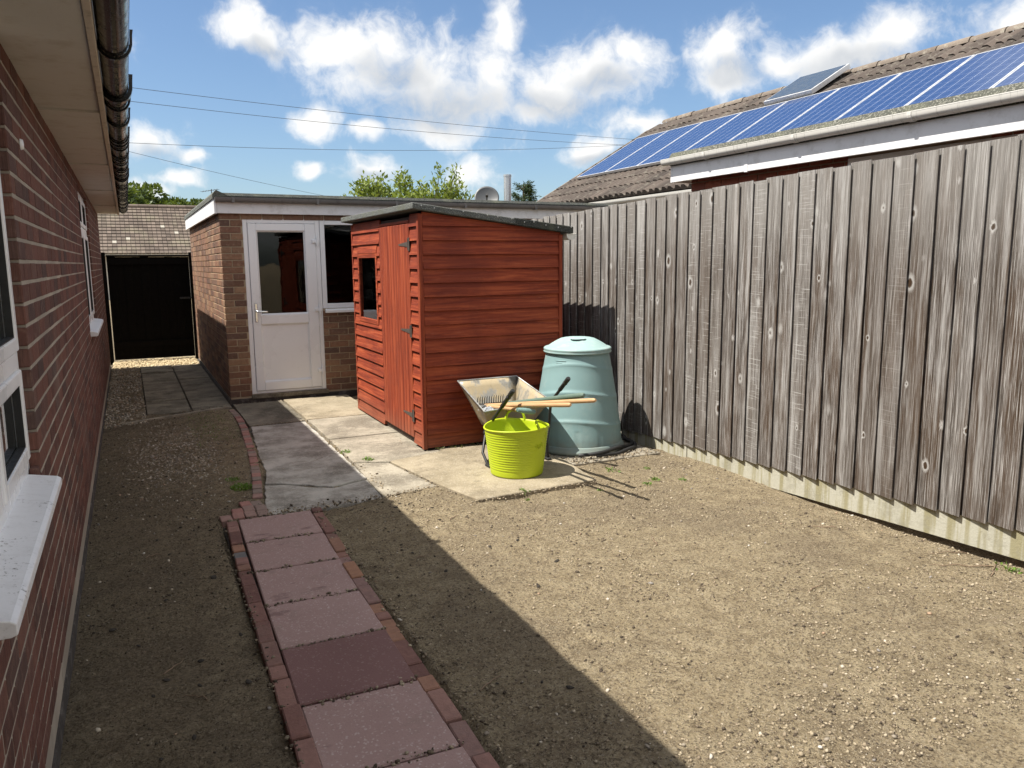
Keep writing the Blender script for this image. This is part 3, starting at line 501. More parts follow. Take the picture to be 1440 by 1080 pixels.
for (x, y, a) in [(.45,5.10,.03),(.525,5.115,-.02),(.60,5.12,.02),(.678,5.11,0),(.535,5.225,.02),(.605,5.24,.02),(.682,5.225,-.02),(.60,5.355,.05),(.668,5.35,.02)]:
    inst('block_paver', pm, (x, y, .005+random.uniform(-.004, .004)), kerb, (0, 0, a), (1.05, 1.1, 1))
# ------------------------------------------------------------------ flagstones of the side passage
side = struct(obj('side_path', MB().box((.06, 9.2, -.09), (.97, 13.6, -.035)), M['bed'], None, (.5, 11, -.04)))
ygr = [9.16, 10.05, 10.95, 11.85, 12.75, 13.62]
for ci, (x0, x1) in enumerate([(.085, .53), (.545, .955)]):
    sh_ = (0, .0)[ci]
    for a, b in zip(ygr, ygr[1:]):
        obj('flagstone', MB().cham((x0, a+.012+sh_, -.05), (x1, b-.004+sh_, random.uniform(-.004, .006)), .006), M['flag'], side, ((x0+x1)/2, (a+b)/2, 0))
obj('flagstone', MB().cham((-.2, 9.0, -.05), (.07, 9.42, -.002), .006), M['flag'], side, (-.06, 9.2, 0))
kb = MB(); kb.prism([(-.16, 8.70), (.93, 9.20), (.93, 9.25), (-.16, 8.75)], 'z', -.05, .012); obj('kerb_strip', kb, M['concrete'], side, (.4, 8.95, 0))
# ================================================================== BRICKWORK
BM_CACHE = {}
def brickmesh(key, L, h, d, mtl):
    k = (key, round(L, 3), round(h, 3))
    if k not in BM_CACHE:
        BM_CACHE[k] = meshof('brick', MB().cham((-L/2, 0, -h/2), (L/2, d, h/2), .004), mtl)
    return BM_CACHE[k]
def bricks(parent, mtl, origin, ux, n_in, length, z0, z1, course0, openings, cap, mortar_mat=None, depth=.1, CH=.075, BL=.225, seed=0, rank=None, phase=0.):
    """stretcher bond on a plane: origin + u*ux; n_in points INTO the wall. openings: (u0,u1,z0,z1). The bricks nearest
    the camera become objects, the rest one joined part"""
    rr = random.Random(seed); ux = Vector(ux); n_in = Vector(n_in); o = Vector(origin); lst = []; ci = 0; z = course0
    while z < z1-.01:
        zt = min(z+CH-.010, z1); zb = max(z, z0)
        if zt-zb > .012:
            u = -BL*(.5 if ci % 2 else 0.)-BL+phase
            while u < length:
                segs = [(max(u, 0.), min(u+BL-.010, length))]
                for (a, b, c, d) in openings:
                    if zt > c+.012 and zb < d-.012:
                        ns = []
                        for s0, s1 in segs:
                            if s1 <= a or s0 >= b: ns.append((s0, s1)); continue
                            if s0 < a: ns.append((s0, a))
                            if s1 > b: ns.append((b, s1))
                        segs = ns
                for s0, s1 in segs:
                    if s1-s0 > .02: lst.append((s0, s1, zb, zt))
                u += BL
        z += CH; ci += 1
    sc = []
    for b in lst:
        c = o+ux*((b[0]+b[1])/2); c.z = (b[2]+b[3])/2; d = c-CAM; dep = d.dot(FW); px = 720+FPX*d.dot(RT)/max(dep, .01); py = 540-FPX*d.dot(UP)/max(dep, .01)
        vis = dep > .2 and -60 < px < 1500 and -60 < py < 1140 and (rank is None or rank(c))
        sc.append((0 if vis else 1, dep, b, c))
    sc.sort(key=lambda q: (q[0], q[1])); ang = math.atan2(ux.y, ux.x); flip = Vector((-math.sin(ang), math.cos(ang), 0)).dot(n_in) > 0; rest = MB()
    if not flip: ang += math.pi
    for i, (hid, dep, b, c) in enumerate(sc):
        L = b[1]-b[0]; h = b[3]-b[2]; pr = rr.uniform(-.0008, .0008)
        if i < cap and not hid:
            inst('brick', brickmesh(mtl.name, L, h, depth, mtl), c+n_in*pr, parent, (rr.uniform(-.004, .004), rr.uniform(-.004, .004), ang+rr.uniform(-.005, .005)))
        else:
            Mx = Matrix.Translation(c+n_in*pr) @ Matrix.Rotation(ang, 4, 'Z')
            rest.box((-L/2, 0, -h/2), (L/2, depth, h/2), Mx)
    if rest.v: stuff(obj('brickwork', rest, mtl, parent))
# ================================================================== BUNGALOW (left)
bung = thing('bungalow', 'dark red brick bungalow with cream soffit and black gutter beside the slab path', 'house', (HX, 6, 0))
HY0, HY1 = -5., 13.6; ZS = 2.36
WN = (1.9, 3.2125, .87, 2.36); WF = (7.9275, 9.7375, 1.02, 2.30)             # near and far window openings (y0,y1,z0,z1)
mo = MB(); xb, xf = -.62, HX-.0022
for (a, b, c, d) in [(HY0, WN[0], 0, ZS), (WN[0], WN[1], 0, WN[2]-.052), (WN[1]+.012, WF[0]-.012, 0, ZS), (WF[0], WF[1], 0, WF[2]-.052), (WF[0], WF[1], WF[3], ZS), (WF[1]+.012, HY1, 0, ZS)]:
    mo.box((xb, a, c-.1 if c == 0 else c), (xf, b, d))
wall = obj('wall', mo, M['mortar_house'], bung)
bricks(wall, M['brick_house'], (HX, HY0, 0), (0, 1, 0), (-1, 0, 0), HY1-HY0, .12, ZS, -.105+.15, [(w_[0]-HY0, w_[1]-HY0, w_[2]-.055, w_[3]) for w_ in (WN, WF)], 300, depth=.102, seed=1)
obj('plinth', MB().box((HX-.2, HY0, -.15), (HX+.006, HY1, .03)), M['plinth'], wall)
bk = MB(); bk.box((-8.2, HY0, -.1), (-8.0, HY1, 2.4)); bk.box((-8, HY0, -.1), (-.62, HY0+.2, 2.4)); bk.box((-8, HY1-.2, -.1), (-.63, HY1-.003, 2.4)); obj('rear_wall', bk, M['brick_house'], bung)
fl = MB(); fl.box((-8, HY0+.2, .02), (-.63, HY1-.2, .06)); fl.box((-3.6, HY0+.2, .06), (-3.5, HY1-.2, 2.4)); fl.box((-8, HY0, 2.42), (-.62, HY1, 2.46)); obj('interior', fl, M['dark_room'], bung)
# soffit boards, fascia, roof
yy = [HY0, -2.6, -.2, 2.2, 4.62, 6.98, 9.35, 11.7, HY1+.1]
for a, b in zip(yy, yy[1:]): obj('soffit_board', MB().prism([(a+.004, ZS-.001), (b-.004, ZS+.010), (b-.004, ZS+.018), (a+.004, ZS+.018)], 'x', HX-.12, -.062), M['soffit'], bung, (-.2, (a+b)/2, ZS))
obj('soffit_backing', MB().box((HX-.12, HY0, ZS+.019), (-.07, HY1+.1, ZS+.03)), M['dark_room'], bung)
obj('fascia', MB().box((-.06, HY0, ZS-.006), (-.035, HY1+.1, ZS+.165)), M['fascia_cream'], bung, bev=.003)
rf = MB(); rf.prism([(-.03, 2.50), (-.03, 2.53), (-4.2, 4.25), (-8.4, 2.53), (-8.4, 2.50), (-4.2, 4.21)], 'y', HY0-.1, HY1+.1); roof = obj('roof', rf, M['tile'], bung)
ge = MB(); ge.prism([(-.05, 2.46), (-4.2, 4.2), (-8.3, 2.46)], 'y', HY1-.1, HY1-.01); ge.prism([(-.05, 2.46), (-4.2, 4.2), (-8.3, 2.46)], 'y', HY0+.01, HY0+.1); obj('gable', ge, M['brick_house'], bung)
# deep black gutter with brackets and unions
def gutter(name, x0, x1, zt, y0, y1, mtl, parent, depth=.075, n=9):
    cx, rx = (x0+x1)/2, (x1-x0)/2; m = MB()
    out = [(cx-rx*math.cos(math.pi*i/n), zt-depth*math.sin(math.pi*i/n)**.75) for i in range(n+1)]; inn = [(cx-(rx-.003)*math.cos(math.pi*i/n), zt-(depth-.003)*math.sin(math.pi*i/n)**.75) for i in range(n+1)]
    for pts, rev in ((out, 0), (inn, 1)):
        vs = [(p[0], y0, p[1]) for p in pts]+[(p[0], y1, p[1]) for p in pts]; k = n+1; fs = [(i, i+1, i+1+k, i+k) for i in range(n)]; m.add(vs, [f[::-1] for f in fs] if rev else fs, True)
    for i in (0, n): m.box((min(out[i][0], inn[i][0])-.001, y0, zt-.002), (max(out[i][0], inn[i][0])+.001, y1, zt+.004))
    for yq in (y0, y1): m.add([(p[0], yq, p[1]) for p in out], [tuple(range(n+1))])
    return obj(name, m, mtl, parent)
gut = gutter('gutter', -.033, .075, 2.455, HY0, HY1+.05, M['black_gloss'], bung, .085)
def bracket_mesh(w_, rx, dp, th, mtl, lip=.018):
    m = MB(); n = 12; o1 = [(-(rx+.002)*math.cos(math.pi*i/n), -(dp+.002)*math.sin(math.pi*i/n)**.75) for i in range(n+1)]; o2 = [(-(rx+th)*math.cos(math.pi*i/n), -(dp+th)*math.sin(math.pi*i/n)**.75) for i in range(n+1)]
    o1.append((rx+.004, lip)); o2.append((rx+th+.003, lip)); k = n+2
    vs = [(p[0], -w_/2, p[1]) for p in o1]+[(p[0], -w_/2, p[1]) for p in o2]+[(p[0], w_/2, p[1]) for p in o1]+[(p[0], w_/2, p[1]) for p in o2]; fs = []
    for i in range(k-1): fs += [(i, i+1, k+i+1, k+i), (2*k+i+1, 2*k+i, 3*k+i, 3*k+i+1), (k+i, k+i+1, 3*k+i+1, 3*k+i), (i+1, i, 2*k+i, 2*k+i+1)]
    fs += [(k-1, 2*k-1, 4*k-1, 3*k-1)]; return meshof('gutter_bracket', m.add(vs, fs), mtl)
brk = bracket_mesh(.022, .054, .085, .012, M['black_gloss']); uni = bracket_mesh(.055, .054, .085, .018, M['black_gloss'], .03)
for y in np.arange(-4.3, 13.6, .82): inst('gutter_bracket', brk, (.021, float(y)+.35, 2.455), gut)
for y in (.3, 4.28, 8.28, 12.2): inst('gutter_union', uni, (.021, y, 2.455), gut)
for y in (4.55, 5.1, 5.75, 6.1, 6.6, 7.0, 7.4, 7.9, 8.9, 9.3, 9.7, 10.2, 10.6, 11., 11.5, 12.8, 13.2): inst('gutter_bracket', brk, (.021, y, 2.455), gut)
# windows of the bungalow
def win(parent, y0, y1, z0, z1, xf_, transom, mull, sill, near):
    f = .062 if near else .055; w_ = obj('window', MB().box((xf_-.065, y0, z0), (xf_, y0+f, z1)).box((xf_-.065, y1-f, z0), (xf_, y1, z1)).box((xf_-.065, y0+f, z0), (xf_, y1-f, z0+f)).box((xf_-.065, y0+f, z1-f), (xf_, y1-f, z1)).box((xf_-.065, y0+f, transom-.03), (xf_+.006, y1-f, transom+.03)), M['upvc'], parent, bev=.006)
    cols = [y0+f]+[m_ for m_ in mull]+[y1-f]
    for m_ in mull: obj('mullion', MB().box((xf_-.062, m_-.03, z0+f+.001), (xf_+.002, m_+.03, z1-f-.001)), M['upvc'], w_, bev=.005)
    for a, b in zip(cols, cols[1:]):
        a2 = a+(.03 if a in mull else 0); b2 = b-(.03 if b in mull else 0)
        for (c, d) in ((z0+f, transom-.03), (transom+.03, z1-f)):
            t = .05 if near else .045; obj('sash', MB().box((xf_-.05, a2+.002, c+.002), (xf_+.014, a2+t, d-.002)).box((xf_-.05, b2-t, c+.002), (xf_+.014, b2-.002, d-.002)).box((xf_-.05, a2+t, c+.002), (xf_+.014, b2-t, c+t)).box((xf_-.05, a2+t, d-t), (xf_+.014, b2-t, d-.002)), M['upvc'], w_, bev=.006)
            obj('pane', MB().box((xf_-.03, a2+t-.006, c+t-.006), (xf_-.018, b2-t+.006, d-t+.006)), M['glass'], w_)
            sg = MB(); s_i = .004
            sg.box((xf_-.016, a2+t-.001, c+t-.001), (xf_+.008, a2+t+s_i, d-t)).box((xf_-.016, b2-t-s_i, c+t-.001), (xf_+.008, b2-t+.001, d-t)); sg.box((xf_-.016, a2+t+s_i, c+t-.001), (xf_+.008, b2-t-s_i, c+t+s_i)).box((xf_-.016, a2+t+s_i, d-t-s_i), (xf_+.008, b2-t-s_i, d-t)); obj('gasket', sg, M['black_rubber'], w_)
    sl_ = obj('sill', MB().prism([(xf_-.07, z0+.012), (xf_-.005, z0+.006), (HX+sill-.012, z0-.012), (HX+sill, z0-.02), (HX+sill, z0-.045), (HX+sill-.012, z0-.05), (xf_-.07, z0-.05)], 'y', y0-.04, y1+(-.06 if near else .04)), M['sill'], w_, bev=.003)
    return w_
wn = win(bung, WN[0]+.003, WN[1]-.003, WN[2], WN[3], HX-.035, 1.28, [2.5], .065, True); win(bung, WF[0]+.003, WF[1]-.003, WF[2], WF[3], HX-.03, 1.93, [8.85], .06, False)
obj('sill_end_block', MB().cham((HX-.033, WN[1]-.055, WN[2]-.045), (HX-.004, WN[1]-.002, WN[2]+.02), .004), M['brick_house'], wn)
cu = MB()
for (a, b) in ((WN[0], WN[0]+.4), (WF[0], WF[0]+.35), (WF[1]-.35, WF[1])):
    ys_ = np.linspace(a, b, 13); 
    for i in range(12): cu.quad((-.72+.02*(i % 2), ys_[i], .5), (-.72+.02*((i+1) % 2), ys_[i+1], .5), (-.72+.02*((i+1) % 2), ys_[i+1], 2.4), (-.72+.02*(i % 2), ys_[i], 2.4))
obj('curtain', cu, M['curtain'], bung); obj('blind', MB().box((-.50, WN[0]+.02, .9), (-.495, WN[1]-.02, 2.34)), M['blind'], bung)
obj('vent_cap', MB().lathe([(0, .012), (.018, .01), (.022, 0)], (0, 0, 0), 14), M['upvc'], wall, (0, 0, 0)).matrix_local = Matrix.Translation(Vector((HX+.001, 3.62, 2.06))-wloc(wall)) @ Matrix.Rotation(math.pi/2, 4, 'Y')
# ================================================================== GARAGE
GX, GY = .97, 9.43; GE = 6.2; GB = 13.93
gar = thing('garage', 'flat roofed brown brick garage with white door and felt roof edge', 'garage', (GX, GY, 0))
DO = (1.215, 2.08, .09, 2.105); WO = (2.085, 3.30, 1.06, 2.105)
mo = MB(); ya, yb_ = GY+.006, GY+.22
for (a, b, c, d) in [(GX+.006, DO[0], -.1, 2.2), (DO[0], DO[1], -.1, DO[2]), (DO[0], WO[1], DO[3], 2.2), (DO[1], WO[1], -.1, WO[2]), (WO[1], GE, -.1, 2.2)]: mo.box((a, ya, c), (b, yb_, d))
mo.box((GX+.006, yb_, -.1), (GX+.22, GB, 2.2)); mo.box((GX+.22, GB-.2, -.1), (GE, GB, 2.2)); mo.box((GE-.2, yb_, -.1), (GE, GB-.2, 2.2))
gwall = obj('wall', mo, M['mortar_garage'], gar)
bricks(gwall, M['brick_garage'], (GX, GY, 0), (1, 0, 0), (0, 1, 0), GE-GX, .05, 2.16, .07-.075, [(DO[0]-GX, DO[1]-GX, -1, DO[3]), (WO[0]-GX-.01, WO[1]-GX, WO[2]-.03, WO[3])], 130, depth=.1, seed=2, BL=.235, rank=lambda c: c.x < 2.55)
bricks(gwall, M['brick_garage'], (GX, GY+.103, 0), (0, 1, 0), (1, 0, 0), GB-GY-.103, .05, 2.16, .07-.075, [], 170, depth=.1, seed=3, phase=.11)
obj('base_course', MB().box((GX-.012, GY-.018, -.1), (GE, GY+.05, .048)).box((GX-.012, GY+.05, -.1), (GX+.05, GB, .048)), M['plinth'], gwall)
obj('door_step', MB().cham((DO[0]-.01, GY-.03, .04), (DO[1]+.02, GY+.10, .088), .005), M['flag'], gar)
fl = MB(); fl.box((GX+.22, GY+.22, .0), (GE-.2, GB-.2, .03)); fl.box((GX+.225, GY+.22, .03), (GX+.24, GB-.2, 2.2)); fl.box((GX+.24, GB-.23, .03), (GE-.2, GB-.21, 2.2)); fl.box((GX+.24, GY+1.6, .03), (GE-.2, GY+1.63, 2.19)); obj('interior', fl, M['dark_room'], gar)
# flat roof, upstand, fascias, gutter
rf = MB(); rf.box((GX-.02, GY-.02, 2.20), (GE+.3, GB+.08, 2.335)); gr_ = obj('roof', rf, M['felt'], gar)
obj('felt_edge', MB().prism([(GY-.075, 2.318), (GY-.075, 2.345), (GY-.02, 2.38), (GY+.10, 2.345), (GY-.05, 2.338), (GY-.068, 2.318)], 'x', GX-.03, GE+.3), M['felt'], gr_)
sd = MB(); ys_ = np.linspace(GY-.07, GB+.08, 24)
sd.prism([(GX-.062, 2.31), (GX-.062, 2.355), (GX-.02, 2.405), (GX+.12, 2.338), (GX-.03, 2.33), (GX-.055, 2.31)], 'y', GY-.08, GB+.08); obj('felt_edge', sd, M['felt_green'], gr_)
obj('fascia', MB().box((GX-.02, GY-.048, 2.155), (GE+.3, GY-.022, 2.316)), M['fascia_white'], gar, bev=.003)
obj('fascia', MB().box((GX-.05, GY-.06, 2.15), (GX-.022, GB+.05, 2.325)), M['fascia_white'], gar, bev=.003)
gm = gutter('gutter', -.045, .045, 0, 0, GE-GX+.25, M['gutter_grey'], gar, .05); gm.matrix_local = Matrix.Translation(Vector((GX-.04, GY-.085, 2.322))-wloc(gar)) @ Matrix.Rotation(-math.pi/2, 4, 'Z')
gm.data.transform(Matrix.Translation(wloc(gar)))
cl_ = meshof('gutter_clip', MB().box((-.014, -.05, -.052), (.014, .05, .006)).box((-.014, .04, -.01), (.014, .062, .02)), M['gutter_grey'])
for x in (1.12, 2.05, 3.0, 3.9, 4.9): inst('gutter_clip', cl_, (x, GY-.085, 2.322), gar)
# white door
dr = obj('door', MB().box((DO[0], GY+.01, DO[2]), (DO[0]+.05, GY+.085, DO[3])).box((DO[1]-.05, GY+.01, DO[2]), (DO[1], GY+.085, DO[3])).box((DO[0]+.05, GY+.01, DO[3]-.05), (DO[1]-.05, GY+.085, DO[3])).box((DO[0]+.05, GY+.01, DO[2]), (DO[1]-.05, GY+.085, DO[2]+.03)), M['upvc'], gar, bev=.006)
dr['label'] = 'white plastic half-glazed door'
a0, a1, b0, b1 = DO[0]+.053, DO[1]-.053, DO[2]+.034, DO[3]-.053; yf = GY-.002
obj('leaf', MB().box((a0, yf, b0), (1.36, yf+.07, b1)).box((1.905, yf, b0), (a1, yf+.07, b1)).box((1.36, yf, b0), (1.905, yf+.07, .225)).box((1.36, yf, .90), (1.905, yf+.07, 1.01)).box((1.36, yf, 1.97), (1.905, yf+.07, b1)), M['upvc'], dr, bev=.007)
obj('panel', MB().box((1.355, yf+.022, .22), (1.91, yf+.05, .905)), M['upvc'], dr); obj('pane', MB().box((1.355, yf+.022, 1.005), (1.91, yf+.04, 1.975)), M['glass_dark'], dr)
bd = MB()
for (c, d) in ((.225, .90), (1.01, 1.97)):
    for q in ((1.36, 1.375), (1.89, 1.905)): bd.prism([(q[0], yf+.004), (q[1], yf+.021), (q[0], yf+.021)] if q[0] < 1.5 else [(q[1], yf+.004), (q[1], yf+.021), (q[0], yf+.021)], 'z', c, d)
    for q in (c, d-.015): bd.prism([(yf+.004, q), (yf+.021, q), (yf+.021, q+.015)] if q == c else [(yf+.004, q+.015), (yf+.021, q), (yf+.021, q+.015)], 'x', 1.36, 1.905)
obj('beading', bd, M['upvc'], dr)
for z in (1.86, 1.06, .33): obj('hinge', MB().cham((a1-.045, yf-.018, z-.028), (a1+.035, yf+.003, z+.012), .005).tube([(a1+.012, yf-.012, z-.06), (a1+.012, yf-.012, z+.035)], .011, 12), M['upvc'], dr)
hn = obj('door_handle', MB().cham((1.297, yf-.012, .93), (1.325, yf, 1.15), .005).tube([(1.311, yf-.005, 1.055), (1.311, yf-.05, 1.055), (1.335, yf-.055, 1.055), (1.43, yf-.05, 1.05)], [.011, .011, .011, .008], 12).tube([(1.311, yf-.012, .975), (1.311, yf-.018, .975)], .009, 12), M['chrome'], dr)
gw = obj('window', MB().box((WO[0], GY+.01, WO[2]), (WO[0]+.055, GY+.08, WO[3])).box((WO[1]-.05, GY+.01, WO[2]), (WO[1], GY+.08, WO[3])).box((WO[0]+.055, GY+.01, WO[2]), (WO[1]-.05, GY+.08, WO[2]+.06)).box((WO[0]+.055, GY+.01, WO[3]-.06), (WO[1]-.05, GY+.08, WO[3])), M['upvc'], gar, bev=.006)
obj('pane', MB().box((WO[0]+.05, GY+.035, WO[2]+.055), (WO[1]-.045, GY+.05, WO[3]-.055)), M['glass_dark'], gw)
obj('sill', MB().prism([(GY+.05, WO[2]+.002), (GY-.03, WO[2]-.01), (GY-.04, WO[2]-.02), (GY-.04, WO[2]-.05), (GY+.05, WO[2]-.05)], 'x', WO[0]+.02, WO[1]+.03), M['upvc'], gw, bev=.003)
# ================================================================== GATE
gt = thing('gate', 'tall black boarded side gate closing the passage beside the garage', 'gate', (.35, 14.5, 0))
bmz = meshof('board', MB().cham((-.064, -.01, 0), (.064, .01, 1.0), .003), M['gatewood'])
for k in range(10): inst('board', bmz, (-.215+k*.1235, 14.5+(k % 2)*.008, .035), gt, (0, 0, 0), (1, 1, 1.69+random.uniform(-.004, .004)))
for z in (.24, 1.60): obj('ledge', MB().cham((-.275, 14.465, z), (.955, 14.488, z+.095), .004), M['gatewood'], gt)
obj('cap', MB().cham((-.285, 14.46, 1.728), (.965, 14.53, 1.758), .004), M['gatewood'], gt)
for x in (-.325, 1.0): obj('post', MB().cham((x-.035, 14.44, -.1), (x+.03, 14.54, 1.80), .005), M['gatewood'], gt)
obj('latch', MB().cham((.78, 14.452, 1.02), (.96, 14.464, 1.05), .003).tube([(.86, 14.452, 1.035), (.86, 14.42, 1.035)], .012, 10), M['dark_steel'], gt)
# ================================================================== SHED
SX0, SX1, SY0, SY1 = 2.19, 3.50, 6.2, 8.32
shed = thing('garden_shed', 'red stained wooden shed with sloping green felt roof on the concrete slabs', 'shed', (SX0, SY0, 0))
def rz(x): return 2.015-(x-SX0)*.122
CHS = .1165
def clip(poly, fn):
    out = []; n = len(poly)
    for i in range(n):
        p, q = poly[i], poly[(i+1) % n]; a, b = fn(p), fn(q)
        if a >= 0: out.append(p)
        if (a >= 0) != (b >= 0): t = a/(a-b); out.append((p[0]+(q[0]-p[0])*t, p[1]+(q[1]-p[1])*t))
    return out
def wboard(u0, u1, z0, z1, face, parent, cut=None):
    """overlapping weatherboard: proud at its lower edge"""
    poly = [(u0, z0), (u1, z0), (u1, z1), (u0, z1)]
    if cut: poly = clip(poly, lambda p: cut(p[0])-p[1])
    if len(poly) < 3 or max(p[1] for p in poly)-z0 < .012: return
    th = lambda z: .025-.019*min(1, max(0, (z-z0)/(CHS))); n = len(poly); jw = random.uniform(-.0015, .0015); m = MB()
    if face == 'near': f = lambda p, t: (p[0], SY0-t+jw, p[1])
    elif face == 'front': f = lambda p, t: (SX0-t+jw, p[0], p[1])
    elif face == 'far': f = lambda p, t: (p[0], SY1+t, p[1])
    else: f = lambda p, t: (SX1+t, p[0], p[1])
    vs = [f(p, th(p[1])) for p in poly]+[f(p, -.004) for p in poly]
    fs = [tuple(range(n)), tuple(range(n, 2*n))[::-1]]+[(i, i+n, (i+1) % n+n, (i+1) % n) for i in range(n)]
    o = obj('weatherboard', m.add(vs, fs), M['redwood'], parent)
    k = random.uniform(0, 50)
    setgrain(o, (lambda c: (c.x+k, c.z, c.y)) if face in ('near', 'far') else (lambda c: (c.y+k, c.z, c.x)))
DY0, DY1 = 6.44, 7.31; WY0, WY1, WZ0, WZ1 = 7.46, 8.06, 1.04, 1.645
zs = [.03+CHS*k for k in range(18)]
ln_ = MB(); ln_.box((SX0+.005, SY0+.005, .02), (SX1-.005, SY0+.03, 1.83)); ln_.box((SX0+.005, SY1-.03, .02), (SX1-.005, SY1-.005, 1.83)); ln_.box((SX1-.03, SY0+.03, .02), (SX1-.005, SY1-.03, 1.82)); ln_.box((SX0+.03, SY0+.03, .02), (SX1-.03, SY1-.03, .05))
for (a, b, c, d) in [(SY0+.03, WY0, .02, 1.98), (WY0, WY1, .02, WZ0), (WY0, WY1, WZ1, 1.98), (WY1, SY1-.03, .02, 1.98)]: ln_.box((SX0+.005, a, c), (SX0+.03, b, d))
body = obj('body', ln_, M['bearer'], shed)
for k in range(17):
    z0, z1 = zs[k], zs[k+1]-.001
    wboard(SX0+.012, SX1, z0, z1+.004, 'near', body, lambda u: rz(u)-.006); wboard(SX0, SX1, z0, z1, 'far', body, lambda u: rz(u)-.006)
    if z1 < 1.84: wboard(SY0, SY1, z0, z1, 'right', body)
    for (a, b) in ((SY0+.018, DY0-.004), (DY1+.004, SY1)):
        segs = [(a, b)]
        if a > 7 and z1 > WZ0-.045 and z0 < WZ1+.045: segs = [(a, WY0-.045), (WY1+.045, b)]
        for s0, s1 in segs: wboard(s0, s1, z0, min(z1, 1.995)+.003, 'front', body)
        if a > 7 and z0 < WZ1+.045 < z1: wboard(WY0-.045, WY1+.045, WZ1+.046, z1+.003, 'front', body)
        if a > 7 and z0 < WZ0-.045 < z1: wboard(WY0-.045, WY1+.045, z0, WZ0-.046, 'front', body)
    if z0 > 1.90: wboard(DY0, DY1, max(z0, 1.93), min(z1, 1.995), 'front', body)
for (x, y, s0, s1, h) in ((SX0-.029, SY0-.028, .036, .044, 2.0), (SX1-.02, SY0-.028, .036, .028, 1.84), (SX0-.022, SY1-.03, .022, .036, 2.0)):
    setgrain(obj('corner_trim', MB().cham((x, y, .02), (x+s0, y+s1, h-.01), .002), M['redwood'], body), lambda c: (c.z, c.x+c.y, c.y))
door = obj('door', MB().box((SX0-.004, DY0, .075), (SX0+.004, DY1, 1.925)), M['bearer'], shed); nb = 10; bw = (DY1-DY0)/nb
for k in range(nb):
    o = obj('plank', MB().cham((SX0-.024+random.uniform(-.001, .001), DY0+k*bw+.0016, .07), (SX0-.006, DY0+(k+1)*bw-.0016, 1.925), .006), M['redwood'], door, (SX0, DY0+(k+.5)*bw, 1.))
    q = random.uniform(0, 40); setgrain(o, lambda c: (c.z+q, c.y, c.x))
setgrain(obj('head_batten', MB().cham((SX0-.026, DY0-.02, 1.928), (SX0-.004, DY1+.01, 1.952), .003), M['redwood'], door), lambda c: (c.y, c.z, c.x))
hg = MB().prism([(0, -.022), (.03, -.02), (.26, -.006), (.26, .006), (.03, .02), (0, .022)], 'x', -.0035, 0.).box((-.004, -.035, -.055), (0, -.004, .055)).tube([(-.004, -.001, -.05), (-.004, -.001, .05)], .006, 8); hgm = meshof('hinge', hg, M['hinge'])
for z in (1.75, 1.01, .27): inst('hinge', hgm, (SX0-.0245, DY0+.004, z), door)
wd = MB(); t = .045
for (a, b, c, d) in [(WY0-t, WY0, WZ0-t, WZ1+t), (WY1, WY1+t, WZ0-t, WZ1+t), (WY0, WY1, WZ0-t, WZ0), (WY0, WY1, WZ1, WZ1+t)]: wd.box((SX0-.024, a, c), (SX0+.012, b, d))
wdo = setgrain(obj('window', wd, M['redwood'], shed, bev=.003), lambda c: (c.y, c.z, c.x)); obj('pane', MB().box((SX0-.006, WY0-.004, WZ0-.004), (SX0-.002, WY1+.004, WZ1+.004)), M['glass'], wdo)
obj('ledge_papers', MB().cham((SX0+.03, WY0+.02, WZ0-.01), (SX0+.16, WY1-.05, WZ0+.05), .01), M['curtain'], shed)
ro = [(SX0-.085, rz(SX0-.085)), (SX1+.10, rz(SX1+.10))]; th_ = .052
shr = obj('roof', MB().prism([(ro[0][0], ro[0][1]), (ro[1][0], ro[1][1]), (ro[1][0], ro[1][1]+th_), (ro[0][0], ro[0][1]+th_)], 'y', SY0-.065, SY1+.17), M['felt_green'], shed, bev=.008)
obj('felt_lap', MB().prism([(3.02, rz(3.02)-.004), (ro[1][0]+.004, ro[1][1]-.004), (ro[1][0]+.004, ro[1][1]+th_+.004), (3.02, rz(3.02)+th_+.004)], 'y', SY0-.069, SY1+.174), M['felt'], shr, bev=.006)
nl = meshof('nail', MB().lathe([(0, .002), (.005, .001), (.006, 0)], (0, 0, 0), 8), M['steel'])
for x in np.arange(SX0, SX1+.08, .115): inst('nail', nl, (float(x)+random.uniform(-.02, .02), SY0-.0695, rz(float(x))+.035+random.uniform(-.012, .012)), shr, (math.pi/2, 0, 0))
sg_ = gutter('gutter', SX1+.045, SX1+.145, rz(SX1+.1)-.005, SY0-.05, SY1+.1, M['gutter_white'], shed, .055)
for y in (6.5, 7.5): obj('bearer', MB().box((SX0+.02, y, -.02), (SX1-.02, y+.07, .03)), M['bearer'], shed)
obj('bearer', MB().box((SX0+.03, SY0+.02, -.02), (SX1-.02, SY0+.09, .03)), M['bearer'], shed)
